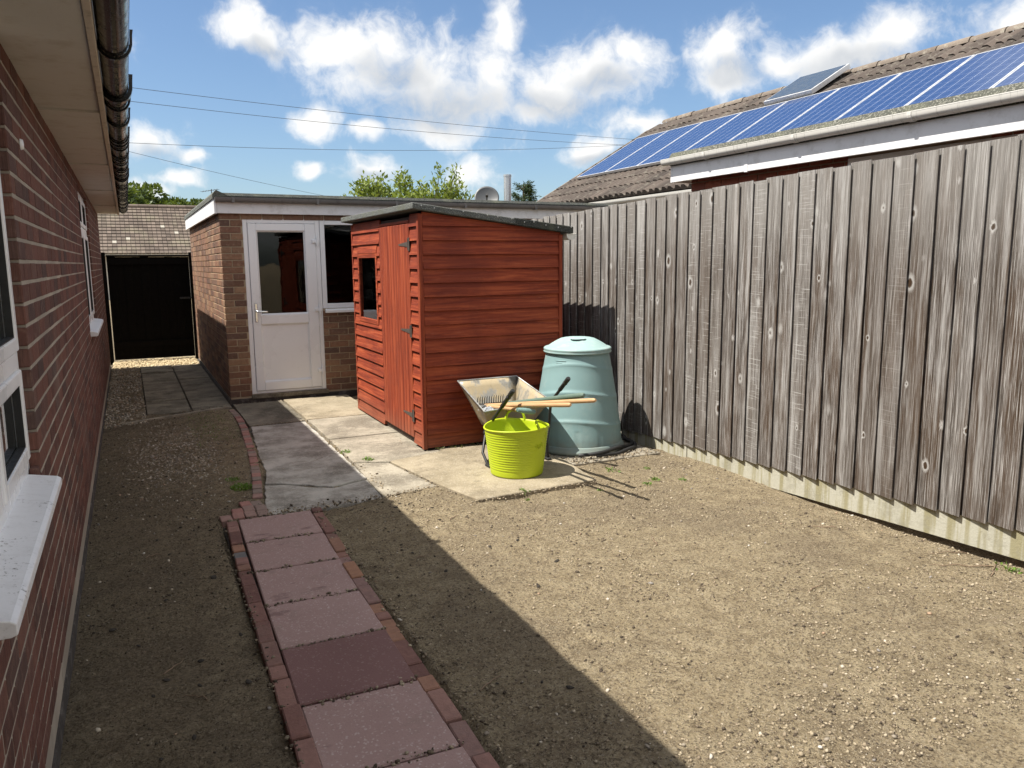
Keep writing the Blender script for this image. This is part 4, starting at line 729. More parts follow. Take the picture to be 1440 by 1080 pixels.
# ================================================================== FENCE
fen = thing('boundary_fence', 'weathered grey closeboard fence with concrete gravel boards beside the bare soil', 'fence', (FX, 5, 0))
PIT = .1425
def ztop(y): return 2.066+(7.08-y)*.0285
def zgb(y): return .066+(5.78-y)*.0415
y = -1.2; k = 0
while y < 9.33:
    w_ = .168+random.uniform(-.004, .004); zb = zgb(y)-.012; zt = ztop(y)+random.uniform(-.008, .008); ln2 = random.uniform(-.0015, .0015); d0 = random.uniform(-.002, .002)
    # wedge profile: thick edge towards low y, lapping over the thin edge of the next board
    m = MB(); prof = [(FX-.028+d0, .0015), (FX-.026+d0, -.0015), (FX-.0225+d0, -.0015), (FX-.021+d0, .014), (FX-.006, .014), (FX-.001, w_), (FX-.0055, w_)]
    n = 7; vs = []
    for z, l in ((zb, 0), ((zb+zt)/2, ln2*.6), (zt, ln2)): vs += [(p[0]+random.uniform(-.0006, .0006), y+p[1]+l, z) for p in prof]
    fs = [tuple(range(n)), tuple(range(2*n, 3*n))[::-1]]+[(s*n+i, s*n+n+i, s*n+n+(i+1) % n, s*n+(i+1) % n) for s in (0, 1) for i in range(n)]
    obj('board', m.add(vs, fs), M['greywood'], fen, (FX, y+.06, 1.))
    y += PIT+random.uniform(-.006, .006); k += 1
for a, b in ((-1.3, 2.09), (2.1, 5.03), (5.04, 7.9), (7.91, 9.36)):
    obj('gravel_board', MB().prism([(a, zgb(a)-.165), (b, zgb(b)-.165), (b, zgb(b)), (a, zgb(a))], 'x', FX-.002, FX+.045), M['gravel_board'], fen, (FX, (a+b)/2, .1), bev=.003)
    obj('post', MB().cham((FX+.012, b-.05, -.2), (FX+.11, b+.05, ztop(b)-.02), .006), M['concrete'], fen)
for q in (.45, 1.1, 1.8): obj('rail', MB().prism([(-1.3, q+.2), (9.36, q-.02), (9.36, q+.05), (-1.3, q+.27)], 'x', FX+.003, FX+.04), M['greywood'], fen)
# ================================================================== NEIGHBOUR'S HOUSE
nb_ = thing('neighbour_house', 'red brick bungalow with brown tiled roof and white extension beyond the fence', 'house', (4.86, 6, 0))
NX, NY1 = 4.86, 6.08; NY0 = -3.
nw = obj('wall', MB().box((NX+.006, NY0, -.1), (NX+.25, NY1, 2.42)).box((NX+.25, NY1-.25, -.1), (7.3, NY1-.003, 2.42)), M['mortar_red'], nb_)
bricks(nw, M['brick_red'], (NX, NY0, 0), (0, 1, 0), (1, 0, 0), NY1-NY0, 1.9, 2.41, 1.866, [(3.2-NY0, 4.28-NY0, 1.0, 2.33)], 60, depth=.1, seed=6)
bricks(nw, M['brick_red'], (NX+.1, NY1, 0), (1, 0, 0), (0, -1, 0), 2.2, 1.9, 2.41, 1.866, [], 0, depth=.1, seed=8)
wi = obj('window', MB().box((NX-.004, 2.6, 1.2), (NX+.05, 2.66, 2.325)).box((NX-.004, 4.21, 1.2), (NX+.05, 4.275, 2.325)).box((NX-.004, 2.66, 2.265), (NX+.05, 4.21, 2.325)).box((NX-.004, 2.66, 1.2), (NX+.05, 4.21, 1.26)), M['upvc'], nb_, bev=.004); obj('pane', MB().box((NX+.012, 2.65, 1.25), (NX+.02, 4.22, 2.27)), M['glass_dark'], wi)
for a, b in ((NY0, 5.195), (5.205, NY1+.12)): obj('fascia', MB().box((NX-.137, a, 2.325), (NX-.115, b, 2.475)), M['fascia_white'], nb_, bev=.003)
obj('joint_cover', MB().box((NX-.141, 5.18, 2.32), (NX-.112, 5.22, 2.478)), M['fascia_white'], nb_)
obj('end_board', MB().box((NX-.137, NY1+.122, 2.325), (7.0, NY1+.14, 2.475)), M['fascia_white'], nb_); obj('soffit', MB().box((NX-.115, NY0, 2.345), (NX+.1, NY1+.12, 2.36)), M['fascia_white'], nb_)
obj('flat_roof', MB().prism([(NX-.14, 2.48), (NX-.15, 2.555), (NX-.12, 2.60), (NX+.05, 2.57), (7.4, 2.60), (7.4, 2.48)], 'y', NY0, NY1+.16), M['felt_pale'], nb_, bev=.006)
ng = gutter('gutter', NX-.215, NX-.14, 2.535, NY0, NY1+.2, M['gutter_white'], nb_, .055)
nbk = bracket_mesh(.03, .0375, .055, .006, M['gutter_white'], .01)
for y in (.6, 1.6, 2.6, 3.62, 4.62, 5.66): inst('gutter_bracket', nbk, (NX-.1775, y, 2.535), ng)
# main roof: slope .58 up to the ridge
RE, RZ0, SLP = 6.95, 2.60, .58; RX = 9.97; RZ1 = RZ0+(RX-RE)*SLP; RY0, RY1 = -4., 13.35
rfm = MB(); rfm.prism([(RE-.02, RZ0-.06), (RX, RZ1-.05), (RX+3, RZ0-.06), (RX+3, RZ0-.12), (RX, RZ1-.12), (RE-.02, RZ0-.12)], 'y', RY0, RY1-.06); nroof = obj('roof', rfm, M['tile'], nb_)
obj('gable_wall', MB().prism([(RE+.2, -.1), (RX+2.8, -.1), (RX+2.8, 2.5), (RX, RZ1-.13), (RE+.2, 2.5)], 'y', RY1-.35, RY1-.16), M['brick_red'], nb_)
obj('side_wall', MB().box((RE+.21, NY1, -.1), (RE+.4, RY1-.36, 2.52)), M['render_wall'], nb_)
obj('eaves_board', MB().box((RE+.02, NY1+.15, RZ0-.24), (RE+.05, RY1-.1, RZ0-.07)), M['grey_wall'], nb_)
gutter('gutter', RE-.09, RE+.015, RZ0-.075, NY1+.17, RY1-.1, M['gutter_white'], nb_, .06)
ca, sa = 1/math.hypot(1, SLP), SLP/math.hypot(1, SLP); TW, TG = .30, .33; SLEN = (RX-RE)/ca
tm = MB(); prof = [(0, .004), (.045, .046), (.10, .050), (.135, .006), (.165, .004), (.21, .046), (.265, .050), (.305, .006)]
k = len(prof); vs = []
for (uu, zz) in ((0, .022), (.40, 0.)): vs += [(uu, q[0], q[1]+zz) for q in prof]
vs += [(0, q[0], .0) for q in prof]
tm.add(vs, [(i, i+k, i+k+1, i+1) for i in range(k-1)], True); tm.add(vs, [(i, i+1, 2*k+i+1, 2*k+i) for i in range(k-1)])
Mr = Matrix(((ca, 0, -sa, 0), (0, 1, 0, 0), (sa, 0, ca, 0), (0, 0, 0, 1))); tm.v = [tuple(Mr @ Vector(p)) for p in tm.v]; tmesh = meshof('roof_tile', tm, M['tile'])
rest = MB(); cnt = 0; tl = []
for row in range(int(SLEN/TG)+1):
    for j in range(int((RY1-1.0)/TW)):
        u = row*TG; yq = RY1-(j+1)*TW; xx, zz = RE-.04+u*ca, RZ0-.045+u*sa
        if u+.3 > SLEN: continue
        d = Vector((xx+.15, yq+.15, zz+.1))-CAM; dep = d.dot(FW); px = 720+FPX*d.dot(RT)/dep; py = 540-FPX*d.dot(UP)/dep
        inp = 7.75 < xx+.1 < 8.75 and yq < 12.9
        hid = (xx < 8.3 and yq < 7.2) or inp
        tl.append(((0 if (px < 1470 and py > -20 and not hid) else 1), dep, xx, yq, zz))
tl.sort()
for i, (h_, dep, xx, yq, zz) in enumerate(tl):
    zz += random.uniform(-.004, .004)
    if i < 295 and not h_: inst('roof_tile', tmesh, (xx, yq, zz), nroof)
    else: rest.add([(p[0]+xx, p[1]+yq, p[2]+zz) for p in tm.v], tm.f)
stuff(obj('roof_tiles', rest, M['tile'], nroof))
rm = MB()
n = 8; vs = []
for yy_, rr_ in ((0, .088), (.45, .080)): vs += [(-rr_*math.cos(math.pi*i/n)*1.05, yy_, rr_*math.sin(math.pi*i/n)) for i in range(n+1)]
rm.add(vs, [(i, i+1, n+2+i, n+1+i) for i in range(n)], True); rm.add(vs[:n+1], [tuple(range(n+1))]); rmm = meshof('ridge_tile', rm, M['ridge'])
for j in range(30): inst('ridge_tile', rmm, (RX, RY1-.46*(j+1), RZ1-.04+random.uniform(-.006, .006)), nroof)
vg = MB()
for row in range(9): u = row*TG+.03; vg.box((0, -.02, -.05), (.36, .035, .035), Matrix.Translation((RE-.02+u*ca, RY1-.02, RZ0-.02+u*sa+.02)) @ Mr)
obj('verge', vg, M['ridge'], nroof)
# solar panels: nine in a row plus a collector leaning near the ridge
pw = .955; PX0, PX1 = 7.72, 9.09
for j in range(10):
    y1 = 13.0-j*(pw+.012); y0 = y1-pw
    L = (PX1-PX0)/ca; T = Matrix.Translation((PX0, y0, RZ0+(PX0-RE)*SLP+.055)) @ Mr
    g_ = tn = obj('solar_panel', MB().add([T @ Vector(p) for p in ((.018, .018, .036), (L-.018, .018, .036), (L-.018, pw-.018, .036), (.018, pw-.018, .036))], [(0, 1, 2, 3)]), M['solar'], nb_)
    a = g_.data.attributes.new('grain', 'FLOAT_VECTOR', 'POINT'); a.data.foreach_set('vector', [0, 0, j, 0, 1, j, 1, 1, j, 1, 0, j])
    obj('frame', MB().box((0, 0, 0), (L, .02, .04), T).box((0, pw-.02, 0), (L, pw, .04), T).box((0, .02, 0), (.02, pw-.02, .04), T).box((L-.02, .02, 0), (L, pw-.02, .04), T).box((.02, .02, 0), (L-.02, pw-.02, .01), T), M['alu'], tn)
    obj('rail', MB().box((.3, 0, -.06), (.34, pw, -.002), T).box((L-.35, 0, -.06), (L-.31, pw, -.002), T), M['alu'], tn)
T = Matrix.Translation((9.12, 8.72, RZ0+(9.12-RE)*SLP+.09)) @ Matrix.Rotation(-math.atan(.585), 4, 'Y'); L = .86
tc = obj('solar_collector', MB().box((0, 0, 0), (L, .95, .07), T), M['alu'], nb_, bev=.004); obj('glass', MB().box((.03, .03, .071), (L-.03, .92, .075), T), M['thermal'], tc)
obj('bracket', MB().box((.1, .05, -.12), (.14, .09, 0), T).box((.1, .86, -.12), (.14, .9, 0), T).box((L-.2, .05, -.14), (L-.16, .09, 0), T).box((L-.2, .86, -.14), (L-.16, .9, 0), T), M['dark_steel'], tc)
# ================================================================== COMPOST BIN
BC = (3.44, 5.78, 0.)
cb = thing('compost_bin', 'pale green plastic compost bin with domed lid between shed and fence', 'compost bin', BC)
def ridge(r, z, t):
    d = 0
    for zi, am in ((.715, .006), (.485, .008), (.245, .008)):
        zc = zi+.035*math.cos(t+2.25)**2*1.-.03*abs(math.sin((t+2.25)))**2; d += am*math.exp(-((z-zc)/.011)**2)*(.55+.45*math.cos(t+2.1))+.25*am*math.exp(-(((z-zc)+.02)/.02)**2)
    pn = .004 if abs((t*6/math.pi+.5) % 1-.5) < .06 and z < .2 else 0
    return r+d-pn, z
prof = [(.385-.115*((i/70)**1.3), .05+.775*i/70) for i in range(71)]
obj('body', MB().lathe([(.385, .045)]+prof, BC, 120, ridge).lathe([(.27, .825), (.255, .835), (.23, .835), (.23, .7)], BC, 80), M['bin'], cb)
obj('base_ring', MB().lathe([(.36, .0), (.402, .0), (.41, .012), (.408, .03), (.392, .045), (.392, .058), (.384, .064), (.37, .064)], BC, 96), M['bin'], cb)
def lidf(r, z, t):
    if z < .862: return r, z
    w_ = max(0, 1-r/.27); bump_ = .028*math.exp(-((r*math.sin(t+.5))/.045)**2)*min(1, w_*2.2); return r, z+bump_
lid = obj('lid', MB().lathe([(.262, .828), (.289, .828), (.292, .838), (.284, .845), (.290, .853), (.290, .864), (.280, .872), (.262, .874), (.25, .878), (.22, .892), (.18, .906), (.14, .918), (.10, .926), (.06, .930), (.03, .931), (.0005, .931)], BC, 96, lidf), M['bin_lid'], cb)
obj('finger_recess', MB().lathe([(.0, 0), (.03, .002), (.045, .008)], (BC[0]-.02, BC[1]-.045, .934), 20, lambda r, z, t: (r*(1+.6*abs(math.cos(t))), z)), M['bin'], lid)
mk_ = MB()
for k in range(3):
    pts = [(BC[0]+rr*math.cos(a), BC[1]+rr*math.sin(a), .775-.017*k) for a, rr in ((math.radians(-160+q*3.2), .281+.0025*k) for q in range(7 if k != 1 else 5))]; mk_.tube(pts, .0035, 6)
obj('embossed_mark', mk_, M['bin'], cb)
# black hose coiled round the base
hs = [];
for i in range(70):
    a = math.radians(-118+i*2.55); rr = .455+.03*math.sin(i*.21); hs.append((BC[0]+rr*math.cos(a)*(1. if math.cos(a) < 0 else 1.0), BC[1]+rr*math.sin(a)*.98, .018+.03*max(0, math.sin(i*.11))))
h2 = [(BC[0]+(.50+.025*math.sin(i*.3+1))*math.cos(math.radians(-100+i*2.6)), BC[1]+(.475)*math.sin(math.radians(-100+i*2.6)), .017+.004*math.sin(i*.5)) for i in range(44)]
tag(obj('garden_hose', MB().tube([(min(p[0], FX-.05), p[1], p[2]) for p in hs], .015, 10).tube([(min(p[0], FX-.04), p[1], p[2]) for p in h2], .015, 10), M['black_rubber'], None, (3.9, 5.6, 0)), 'black hose coiled around the foot of the compost bin', 'hose')
# ================================================================== LIME TUB
TC = (2.55, 5.175, .014)
tb = thing('flexible_tub', 'lime green flexible garden tub standing in front of the wheelbarrow', 'tub', TC)
SQ = math.radians(-70)
def tubf(r, z, t):
    f = z/.36; rib = .0022*math.sin(z*2*math.pi/.019)*(1 if .05 < z < .335 else 0)*(1-math.exp(-(math.sin((t-SQ))/.25)**2)*.9) if r > .1 else 0
    el = 1+.02*f*math.cos(2*(t-SQ)+math.pi); return (r+rib)*el, z+.007*f*f*math.cos(2*(t-SQ+.2))-.003*f*math.sin(3*t)
po = [(.0005, .0), (.185, .0), (.196, .006)]+[(.198+.042*(i/60), .01+.345*i/60) for i in range(61)]+[(.247, .357), (.249, .364), (.245, .370), (.238, .368)]+[(.236-.042*(i/20), .36-.335*i/20) for i in range(21)]+[(.0005, .022)]
obj('body', MB().lathe(po, TC, 96, tubf), M['tub'], tb)
for az, lean, wd_ in ((math.radians(66), -.004, .075), (math.radians(-52), -.07, .08)):
    pts = []
    for i in range(15):
        u = math.pi*i/14; a = az+(math.cos(u)*wd_)/.245; h_ = math.sin(u); rr = .244*(1+.02*math.cos(2*(a-SQ)+math.pi))+lean*h_**1.2; z = .355+.007*math.cos(2*(a-SQ+.2))+.085*h_**.8*(1 if lean > -.05 else .62)
        pts.append((TC[0]+rr*math.cos(a), TC[1]+rr*math.sin(a), TC[2]+z))
    obj('handle', MB().tube(pts, .0105, 10), M['tub'], tb)
sp = [(TC[0]+(tubf(.198+.042*(z-.01)/.345, z, math.radians(-46))[0]+.0015)*math.cos(math.radians(-46)), TC[1]+(tubf(.198+.042*(z-.01)/.345, z, math.radians(-46))[0]+.0015)*math.sin(math.radians(-46)), TC[2]+z) for z in np.linspace(.015, .34, 14)]
obj('seam', MB().tube(sp, .002, 6), M['tub'], tb)
em = MB()
for k, (a_, z_) in enumerate([(-78, .235), (-75, .25), (-72, .235), (-69, .25), (-66, .236), (-63, .252), (-60, .24)]):
    rr = .198+.042*(z_-.01)/.345+.001; rr = tubf(rr, z_, math.radians(a_))[0]; em.tube([(TC[0]+rr*math.cos(math.radians(a_+q*1.3)), TC[1]+rr*math.sin(math.radians(a_+q*1.3)), TC[2]+z_+.02*math.sin(q*1.7+k)) for q in range(4)], .0018, 5)
obj('embossed_mark', em, M['tub'], tb)
# ================================================================== WHEELBARROW
wb = thing('wheelbarrow', 'muddy galvanised wheelbarrow parked against the red shed with tools in it', 'wheelbarrow', (2.68, 5.7, 0))
RIM = [Vector(p) for p in ((2.42, 5.465, .445), (3.0, 5.465, .487), (3.01, 6.10, .603), (2.455, 6.10, .60))]; BOT = [Vector(p) for p in ((2.54, 5.58, .242), (2.86, 5.58, .252), (2.89, 5.88, .262), (2.57, 5.88, .26))]
def grid(a, b, c, d, n=6):
    vs = []; 
    for i in range(n+1):
        for j in range(n+1):
            u, v_ = i/n, j/n; q = (a*(1-u)+b*u)*(1-v_)+(d*(1-u)+c*u)*v_; vs.append(q)
    return vs, [(i*(n+1)+j, (i+1)*(n+1)+j, (i+1)*(n+1)+j+1, i*(n+1)+j+1) for i in range(n) for j in range(n)]
m = MB()
for i in range(4): m.add(*grid(BOT[i], BOT[(i+1) % 4], RIM[(i+1) % 4], RIM[i]), True)
m.add(*grid(BOT[0], BOT[1], BOT[2], BOT[3]), True)
tr_ = obj('tray', m, M['tray'], wb); so_ = tr_.modifiers.new('thick', 'SOLIDIFY'); so_.thickness = .0025; so_.offset = 0
obj('rolled_rim', MB().tube(RIM+[RIM[0]], .007, 10), M['galv'], tr_)
for sd_, (x0, x1, x2, zr, ge_) in enumerate(((2.66, 2.54, 2.448, .355, (2.49, 5.10, .662)), (2.80, 2.88, 2.985, .48, (2.972, 5.12, .715)))):
    ge_ = Vector(ge_); knee = Vector((x2, 5.43, zr)); pth = [(x0, 6.0, .16), (x1, 5.75, .215), ((x1+x2)/2, 5.58, .225), (x2-.0, 5.46, .27), tuple(knee), tuple(knee.lerp(ge_, .5)), tuple(knee.lerp(ge_, .72))]
    obj('handle', MB().tube(pth, .0125, 12), M['dark_steel'], wb)
    g0 = knee.lerp(ge_, .52); pts = [g0.lerp(ge_, q) for q in (0, .02, .55, .56, .62, .63, .7, .71, .95, 1.)]; obj('grip', MB().tube(pts, [.0155, .017, .016, .019, .019, .016, .016, .0185, .0185, .013], 14), M['black_rubber'], wb)
    lx = 2.435 if sd_ == 0 else 2.945
    obj('leg', MB().tube([(x2, 5.455, .285), (lx, 5.43, .16), (lx, 5.40, .02), (lx, 5.45, .018), (lx+(.03 if sd_ == 0 else -.03), 5.62, .08), (x1, 5.72, .235)], .0115, 10), M['dark_steel'], wb)
    obj('foot', MB().cham((lx-.02, 5.375, .0), (lx+.02, 5.47, .035), .006), M['black_rubber'], wb)
wh = obj('wheel', MB().tube([(2.66, 5.99, .165), (2.80, 5.99, .165)], .012, 12), M['dark_steel'], wb)
ty = MB(); vs = []; N1, N2 = 40, 12
for i in range(N1):
    for j in range(N2): a, b = 2*math.pi*i/N1, 2*math.pi*j/N2; rr = .125+.038*math.cos(b); vs.append((2.73+.036*math.sin(b), 5.99+rr*math.cos(a), .167+rr*math.sin(a)))
ty.add(vs, [(i*N2+j, ((i+1) % N1)*N2+j, ((i+1) % N1)*N2+(j+1) % N2, i*N2+(j+1) % N2) for i in range(N1) for j in range(N2)], True); obj('tyre', ty, M['black_rubber'], wh); rm_ = MB(); vs = []
for x in (2.712, 2.748): vs += [(x, 5.99+.095*math.cos(2*math.pi*i/32), .167+.095*math.sin(2*math.pi*i/32)) for i in range(32)]
rm_.add(vs, [tuple(range(32)), tuple(range(32, 64))[::-1]]+[(i, (i+1) % 32, (i+1) % 32+32, i+32) for i in range(32)]); obj('rim', rm_, M['galv'], wh)
# tools lying over the near rim
def lerp3(a, b, t): return tuple(a[i]+(b[i]-a[i])*t for i in range(3))
def shaft(a, b, r, mtl, parent, name='shaft', taper=True): obj(name, MB().tube([lerp3(a, b, t) for t in (0, .3, .6, .9, .985, 1.)], [r*.92, r, r, r*1.08, r*1.05, r*.6], 14), mtl, parent)
r1a, r1b = (2.565, 5.85, .42), (2.668, 4.25, .705)
rk = thing('garden_rake', 'wooden handled rake with longest shaft poking out of the wheelbarrow', 'rake', r1a); shaft(r1a, r1b, .0145, M['handle_wood'], rk)
hd = MB().tube([lerp3(r1a, r1b, -.04), lerp3(r1a, r1b, .04)], .017, 12).box((2.53, 5.87, .41), (2.78, 5.885, .43))
for k in range(12): hd.tube([(2.538+k*.021, 5.878, .42), (2.538+k*.021, 5.872, .475), (2.538+k*.021, 5.86, .495)], [.004, .0035, .0015], 6)
obj('head', hd, M['dark_steel'], rk)
r2a, r2b = (2.578, 5.78, .43), (2.545, 4.36, .668)
ho = thing('garden_hoe', 'wooden handled hoe with the shorter shaft poking out of the wheelbarrow', 'hoe', r2a); shaft(r2a, r2b, .0145, M['handle_wood'], ho)
obj('head', MB().tube([lerp3(r2a, r2b, .06), lerp3(r2a, r2b, -.03), (2.578, 5.83, .40)], [.017, .014, .01], 12).prism([(2.54, .33), (2.62, .33), (2.61, .41), (2.55, .41)], 'y', 5.83, 5.835), M['steel'], ho)
r3a, r3b = (2.735, 5.80, .424), (2.757, 4.54, .688)
gs = thing('spade', 'green shafted garden tool resting on the right rim of the wheelbarrow', 'spade', r3a); shaft(r3a, r3b, .0185, M['green_handle'], gs)
obj('blade', MB().tube([lerp3(r3a, r3b, .1), lerp3(r3a, r3b, -.08)], [.02, .012], 12).prism([(2.66, 5.78), (2.82, 5.78), (2.81, 5.92), (2.74, 5.95), (2.67, 5.92)], 'z', .395, .399), M['steel'], gs)
f1, f2 = (2.56, 5.72, .436), (2.535, 5.06, .515)
fk = thing('garden_fork', 'short garden fork with a teal plastic D grip hanging over the tub', 'fork', f1); shaft(f1, f2, .014, M['handle_wood'], fk)
dv = Vector((f2[0]-f1[0], f2[1]-f1[1], f2[2]-f1[2])).normalized(); sx = Vector((.93, -.12, -.18)).normalized(); e = Vector(f2)
obj('grip', MB().tube([e, e+dv*.02+sx*.02, e+dv*.055+sx*.052, e+dv*.085+sx*.058], [.019, .018, .016, .016], 10).tube([e, e+dv*.02-sx*.02, e+dv*.055-sx*.052, e+dv*.085-sx*.058], [.019, .018, .016, .016], 10).tube([e+dv*.088-sx*.066, e+dv*.092-sx*.03, e+dv*.092+sx*.03, e+dv*.088+sx*.066], [.016, .021, .021, .016], 12), M['teal'], fk)
tn_ = MB().tube([f1, tuple(Vector(f1)-dv*.06)], [.018, .012], 10).box((2.50, 5.77, .424), (2.66, 5.785, .438))
for k in range(4): tn_.tube([(2.51+k*.047, 5.78, .431), (2.51+k*.047, 5.87, .415), (2.51+k*.047, 5.95, .405)], [.006, .005, .002], 8)
obj('tines', tn_, M['steel'], fk)
# crumpled clear plastic sheet in the tray
vs = []; n = 22; rr = np.random.default_rng(3)
for i in range(n+1):
    for j in range(n+1):
        u, v_ = i/n, j/n; vs.append((2.475+.20*u+.03*(rr.random()-.5), 5.50+.24*v_+.03*(rr.random()-.5), .405+.03*v_*u+.05*rr.random()*math.sin(math.pi*u)*math.sin(math.pi*v_)+.012*rr.random()))
pl = obj('plastic_sheet', MB().add(vs, [(i*(n+1)+j, (i+1)*(n+1)+j, (i+1)*(n+1)+j+1, i*(n+1)+j+1) for i in range(n) for j in range(n)]), M['plastic_sheet'], None, (2.5, 5.5, .45)); tag(pl, 'crumpled silvery plastic sheet lying inside the wheelbarrow', 'plastic sheet')
# ================================================================== PLANTS
def leaves(pts, dirs, L, wd_, mtl, name, parent, seed=0, jit=.5):
    """folded four-triangle leaves"""
    r = np.random.default_rng(seed); n = len(pts); pts = np.asarray(pts, float); d = np.asarray(dirs, float)+r.normal(0, jit, (n, 3)); d /= np.linalg.norm(d, axis=1)[:, None]+1e-9
    up = r.normal(0, .6, (n, 3))+np.array([0, 0, 1.]); s = np.cross(d, up); s /= np.linalg.norm(s, axis=1)[:, None]+1e-9; nn = np.cross(s, d); l = (L*r.uniform(.6, 1.25, n))[:, None]; w_ = (wd_*r.uniform(.7, 1.2, n))[:, None]
    a = pts; b = pts+d*l*.5+s*w_*.5+nn*l*.06; c = pts+d*l-nn*l*.12; e = pts+d*l*.5-s*w_*.5+nn*l*.06; mid = pts+d*l*.5-nn*l*.02
    V = np.stack([a, b, c, e, mid], 1).reshape(-1, 3)-np.array(wloc(parent) if parent else (0, 0, 0)); f = np.array([(0, 1, 4), (1, 2, 4), (2, 3, 4), (3, 0, 4)]); F_ = (f[None]+(np.arange(n)*5)[:, None, None]).reshape(-1, 3)
    me = bpy.data.meshes.new(name); me.vertices.add(len(V)); me.vertices.foreach_set('co', V.ravel()); me.loops.add(F_.size); me.loops.foreach_set('vertex_index', F_.ravel().astype(np.int32)); me.polygons.add(len(F_)); me.polygons.foreach_set('loop_start', np.arange(0, F_.size, 3)); me.update(); me.validate(); me.materials.append(mtl); return link(bpy.data.objects.new(name, me), parent)
# laurel with upright leafy shoots behind the garage
tree = thing('laurel_tree', 'leafy yellow green laurel showing above the garage roof', 'tree', (5.75, 16.9, 0)); r = np.random.default_rng(21); trunk = MB().tube([(5.75, 16.9, -.1), (5.72, 16.92, .8), (5.78, 16.88, 1.6)], [.11, .09, .07], 10); P_, D_ = [], []
shoots = [(4.35,2.95),(4.62,3.22),(4.85,3.42),(5.05,3.30),(5.2,3.48),(5.4,3.28),(5.62,3.52),(5.75,3.6),(5.95,3.4),(6.15,3.36),(6.35,3.28),(6.55,3.72),(6.68,3.62),(6.9,3.2),(7.05,3.36),(7.12,3.1),(5.5,3.1),(6.0,3.1),(6.45,3.3),(4.5,2.8)]
for k in range(62):
    tx, tz = shoots[k] if k < len(shoots) else (r.uniform(4.25, 7.2), r.uniform(2.7, 3.32)); ty_ = 16.9+r.uniform(-.9, .9); b = Vector((5.75+(tx-5.75)*.35, 16.9+(ty_-16.9)*.4, 1.55+r.uniform(-.2, .3))); tip = Vector((tx, ty_, tz)); md = b.lerp(tip, .55)+Vector((0, 0, -.12)); path_ = [b, b.lerp(md, .5)+Vector((0, 0, .03)), md, md.lerp(tip, .6), tip]; trunk.tube(path_, [.03, .024, .016, .010, .004], 6)
    for q in range(240):
        t = r.random()**.75; p0 = (b.lerp(md, t/.55) if t < .55 else md.lerp(tip, (t-.55)/.45)); a = r.uniform(0, 6.28); e_ = np.array([math.cos(a), math.sin(a), .65+.5*t]); sp_ = (.24 if t < .6 else .07); P_.append(np.array(p0)+r.normal(0, sp_, 3)*np.array([1, 1, .7])); D_.append(e_)
obj('trunk', trunk, M['bark'], tree); leaves(P_, D_, .125, .055, M['leaf_laurel'], 'crown', tree, 2, .3)
# conifer right of the flue
con = thing('conifer_tree', 'small dark green conifer beside the steel flue pipe', 'tree', (11.15, 22, 0)); r = np.random.default_rng(5); tk = MB().tube([(11.15, 22, -.1), (11.13, 22, 2), (11.15, 22, 3.95)], [.16, .1, .015], 10); P_, D_ = [], []
for k in range(150):
    z = r.uniform(.6, 3.95); R_ = .12+1.0*(1-(z/4.05)**1.7); a = r.uniform(0, 6.28); tipv = Vector((11.15+R_*math.cos(a), 22+R_*math.sin(a), z+.14*R_)); tk.tube([(11.15, 22, z-.15), tuple(tipv)], [.02, .004], 5)
    for q in range(45): t = .25+.75*r.random()**.7; P_.append(np.array(Vector((11.15, 22, z-.15)).lerp(tipv, t))+r.normal(0, .05, 3)); D_.append((math.cos(a), math.sin(a), .25))
obj('trunk', tk, M['bark'], con); leaves(P_, D_, .13, .03, M['needle'], 'crown', con, 3, .6)
# broadleaf trees beyond the far roof
def bigtree(x, y, h, R_, seed, label):
    t = thing('broadleaf_tree', label, 'tree', (x, y, 0), 'trees beyond the far tiled roof'); r = np.random.default_rng(seed); tk = MB().tube([(x, y, -.1), (x+.1, y, h*.25), (x, y, h*.55)], [.4, .3, .18], 10); P_, D_ = [], []
    for k in range(34):
        a = r.uniform(0, 6.28); q = r.random()**.5*R_; z = h*(.42+.52*r.random()*(1-.55*(q/R_)**2)); c = np.array([x+q*math.cos(a), y+q*math.sin(a), z]); tk.tube([(x, y, h*.3), tuple(c)], [.12, .03], 6); s_ = R_*r.uniform(.2, .36)
        n_ = 260; v = r.normal(0, 1, (n_, 3)); v /= np.linalg.norm(v, axis=1)[:, None]; rad = s_*r.uniform(.55, 1.05, n_)[:, None]; pp = c+v*rad*np.array([1, 1, .72]); P_.append(pp); D_.append(v+np.array([0, 0, .2]))
    obj('trunk', tk, M['bark'], t); leaves(np.concatenate(P_), np.concatenate(D_), .42, .28, M['leaf_dark'], 'crown', t, seed, .5)
bigtree(-1.5, 70, 9.4, 3.6, 1, 'tall dense green tree beyond the far tiled roof, under the gutter end'); bigtree(2.6, 72, 8.2, 3.2, 2, 'mid green rounded tree in the middle of those beyond the far tiled roof'); bigtree(6.3, 74, 7.4, 3.0, 3, 'lower green tree beyond the far tiled roof, next to the garage fascia')
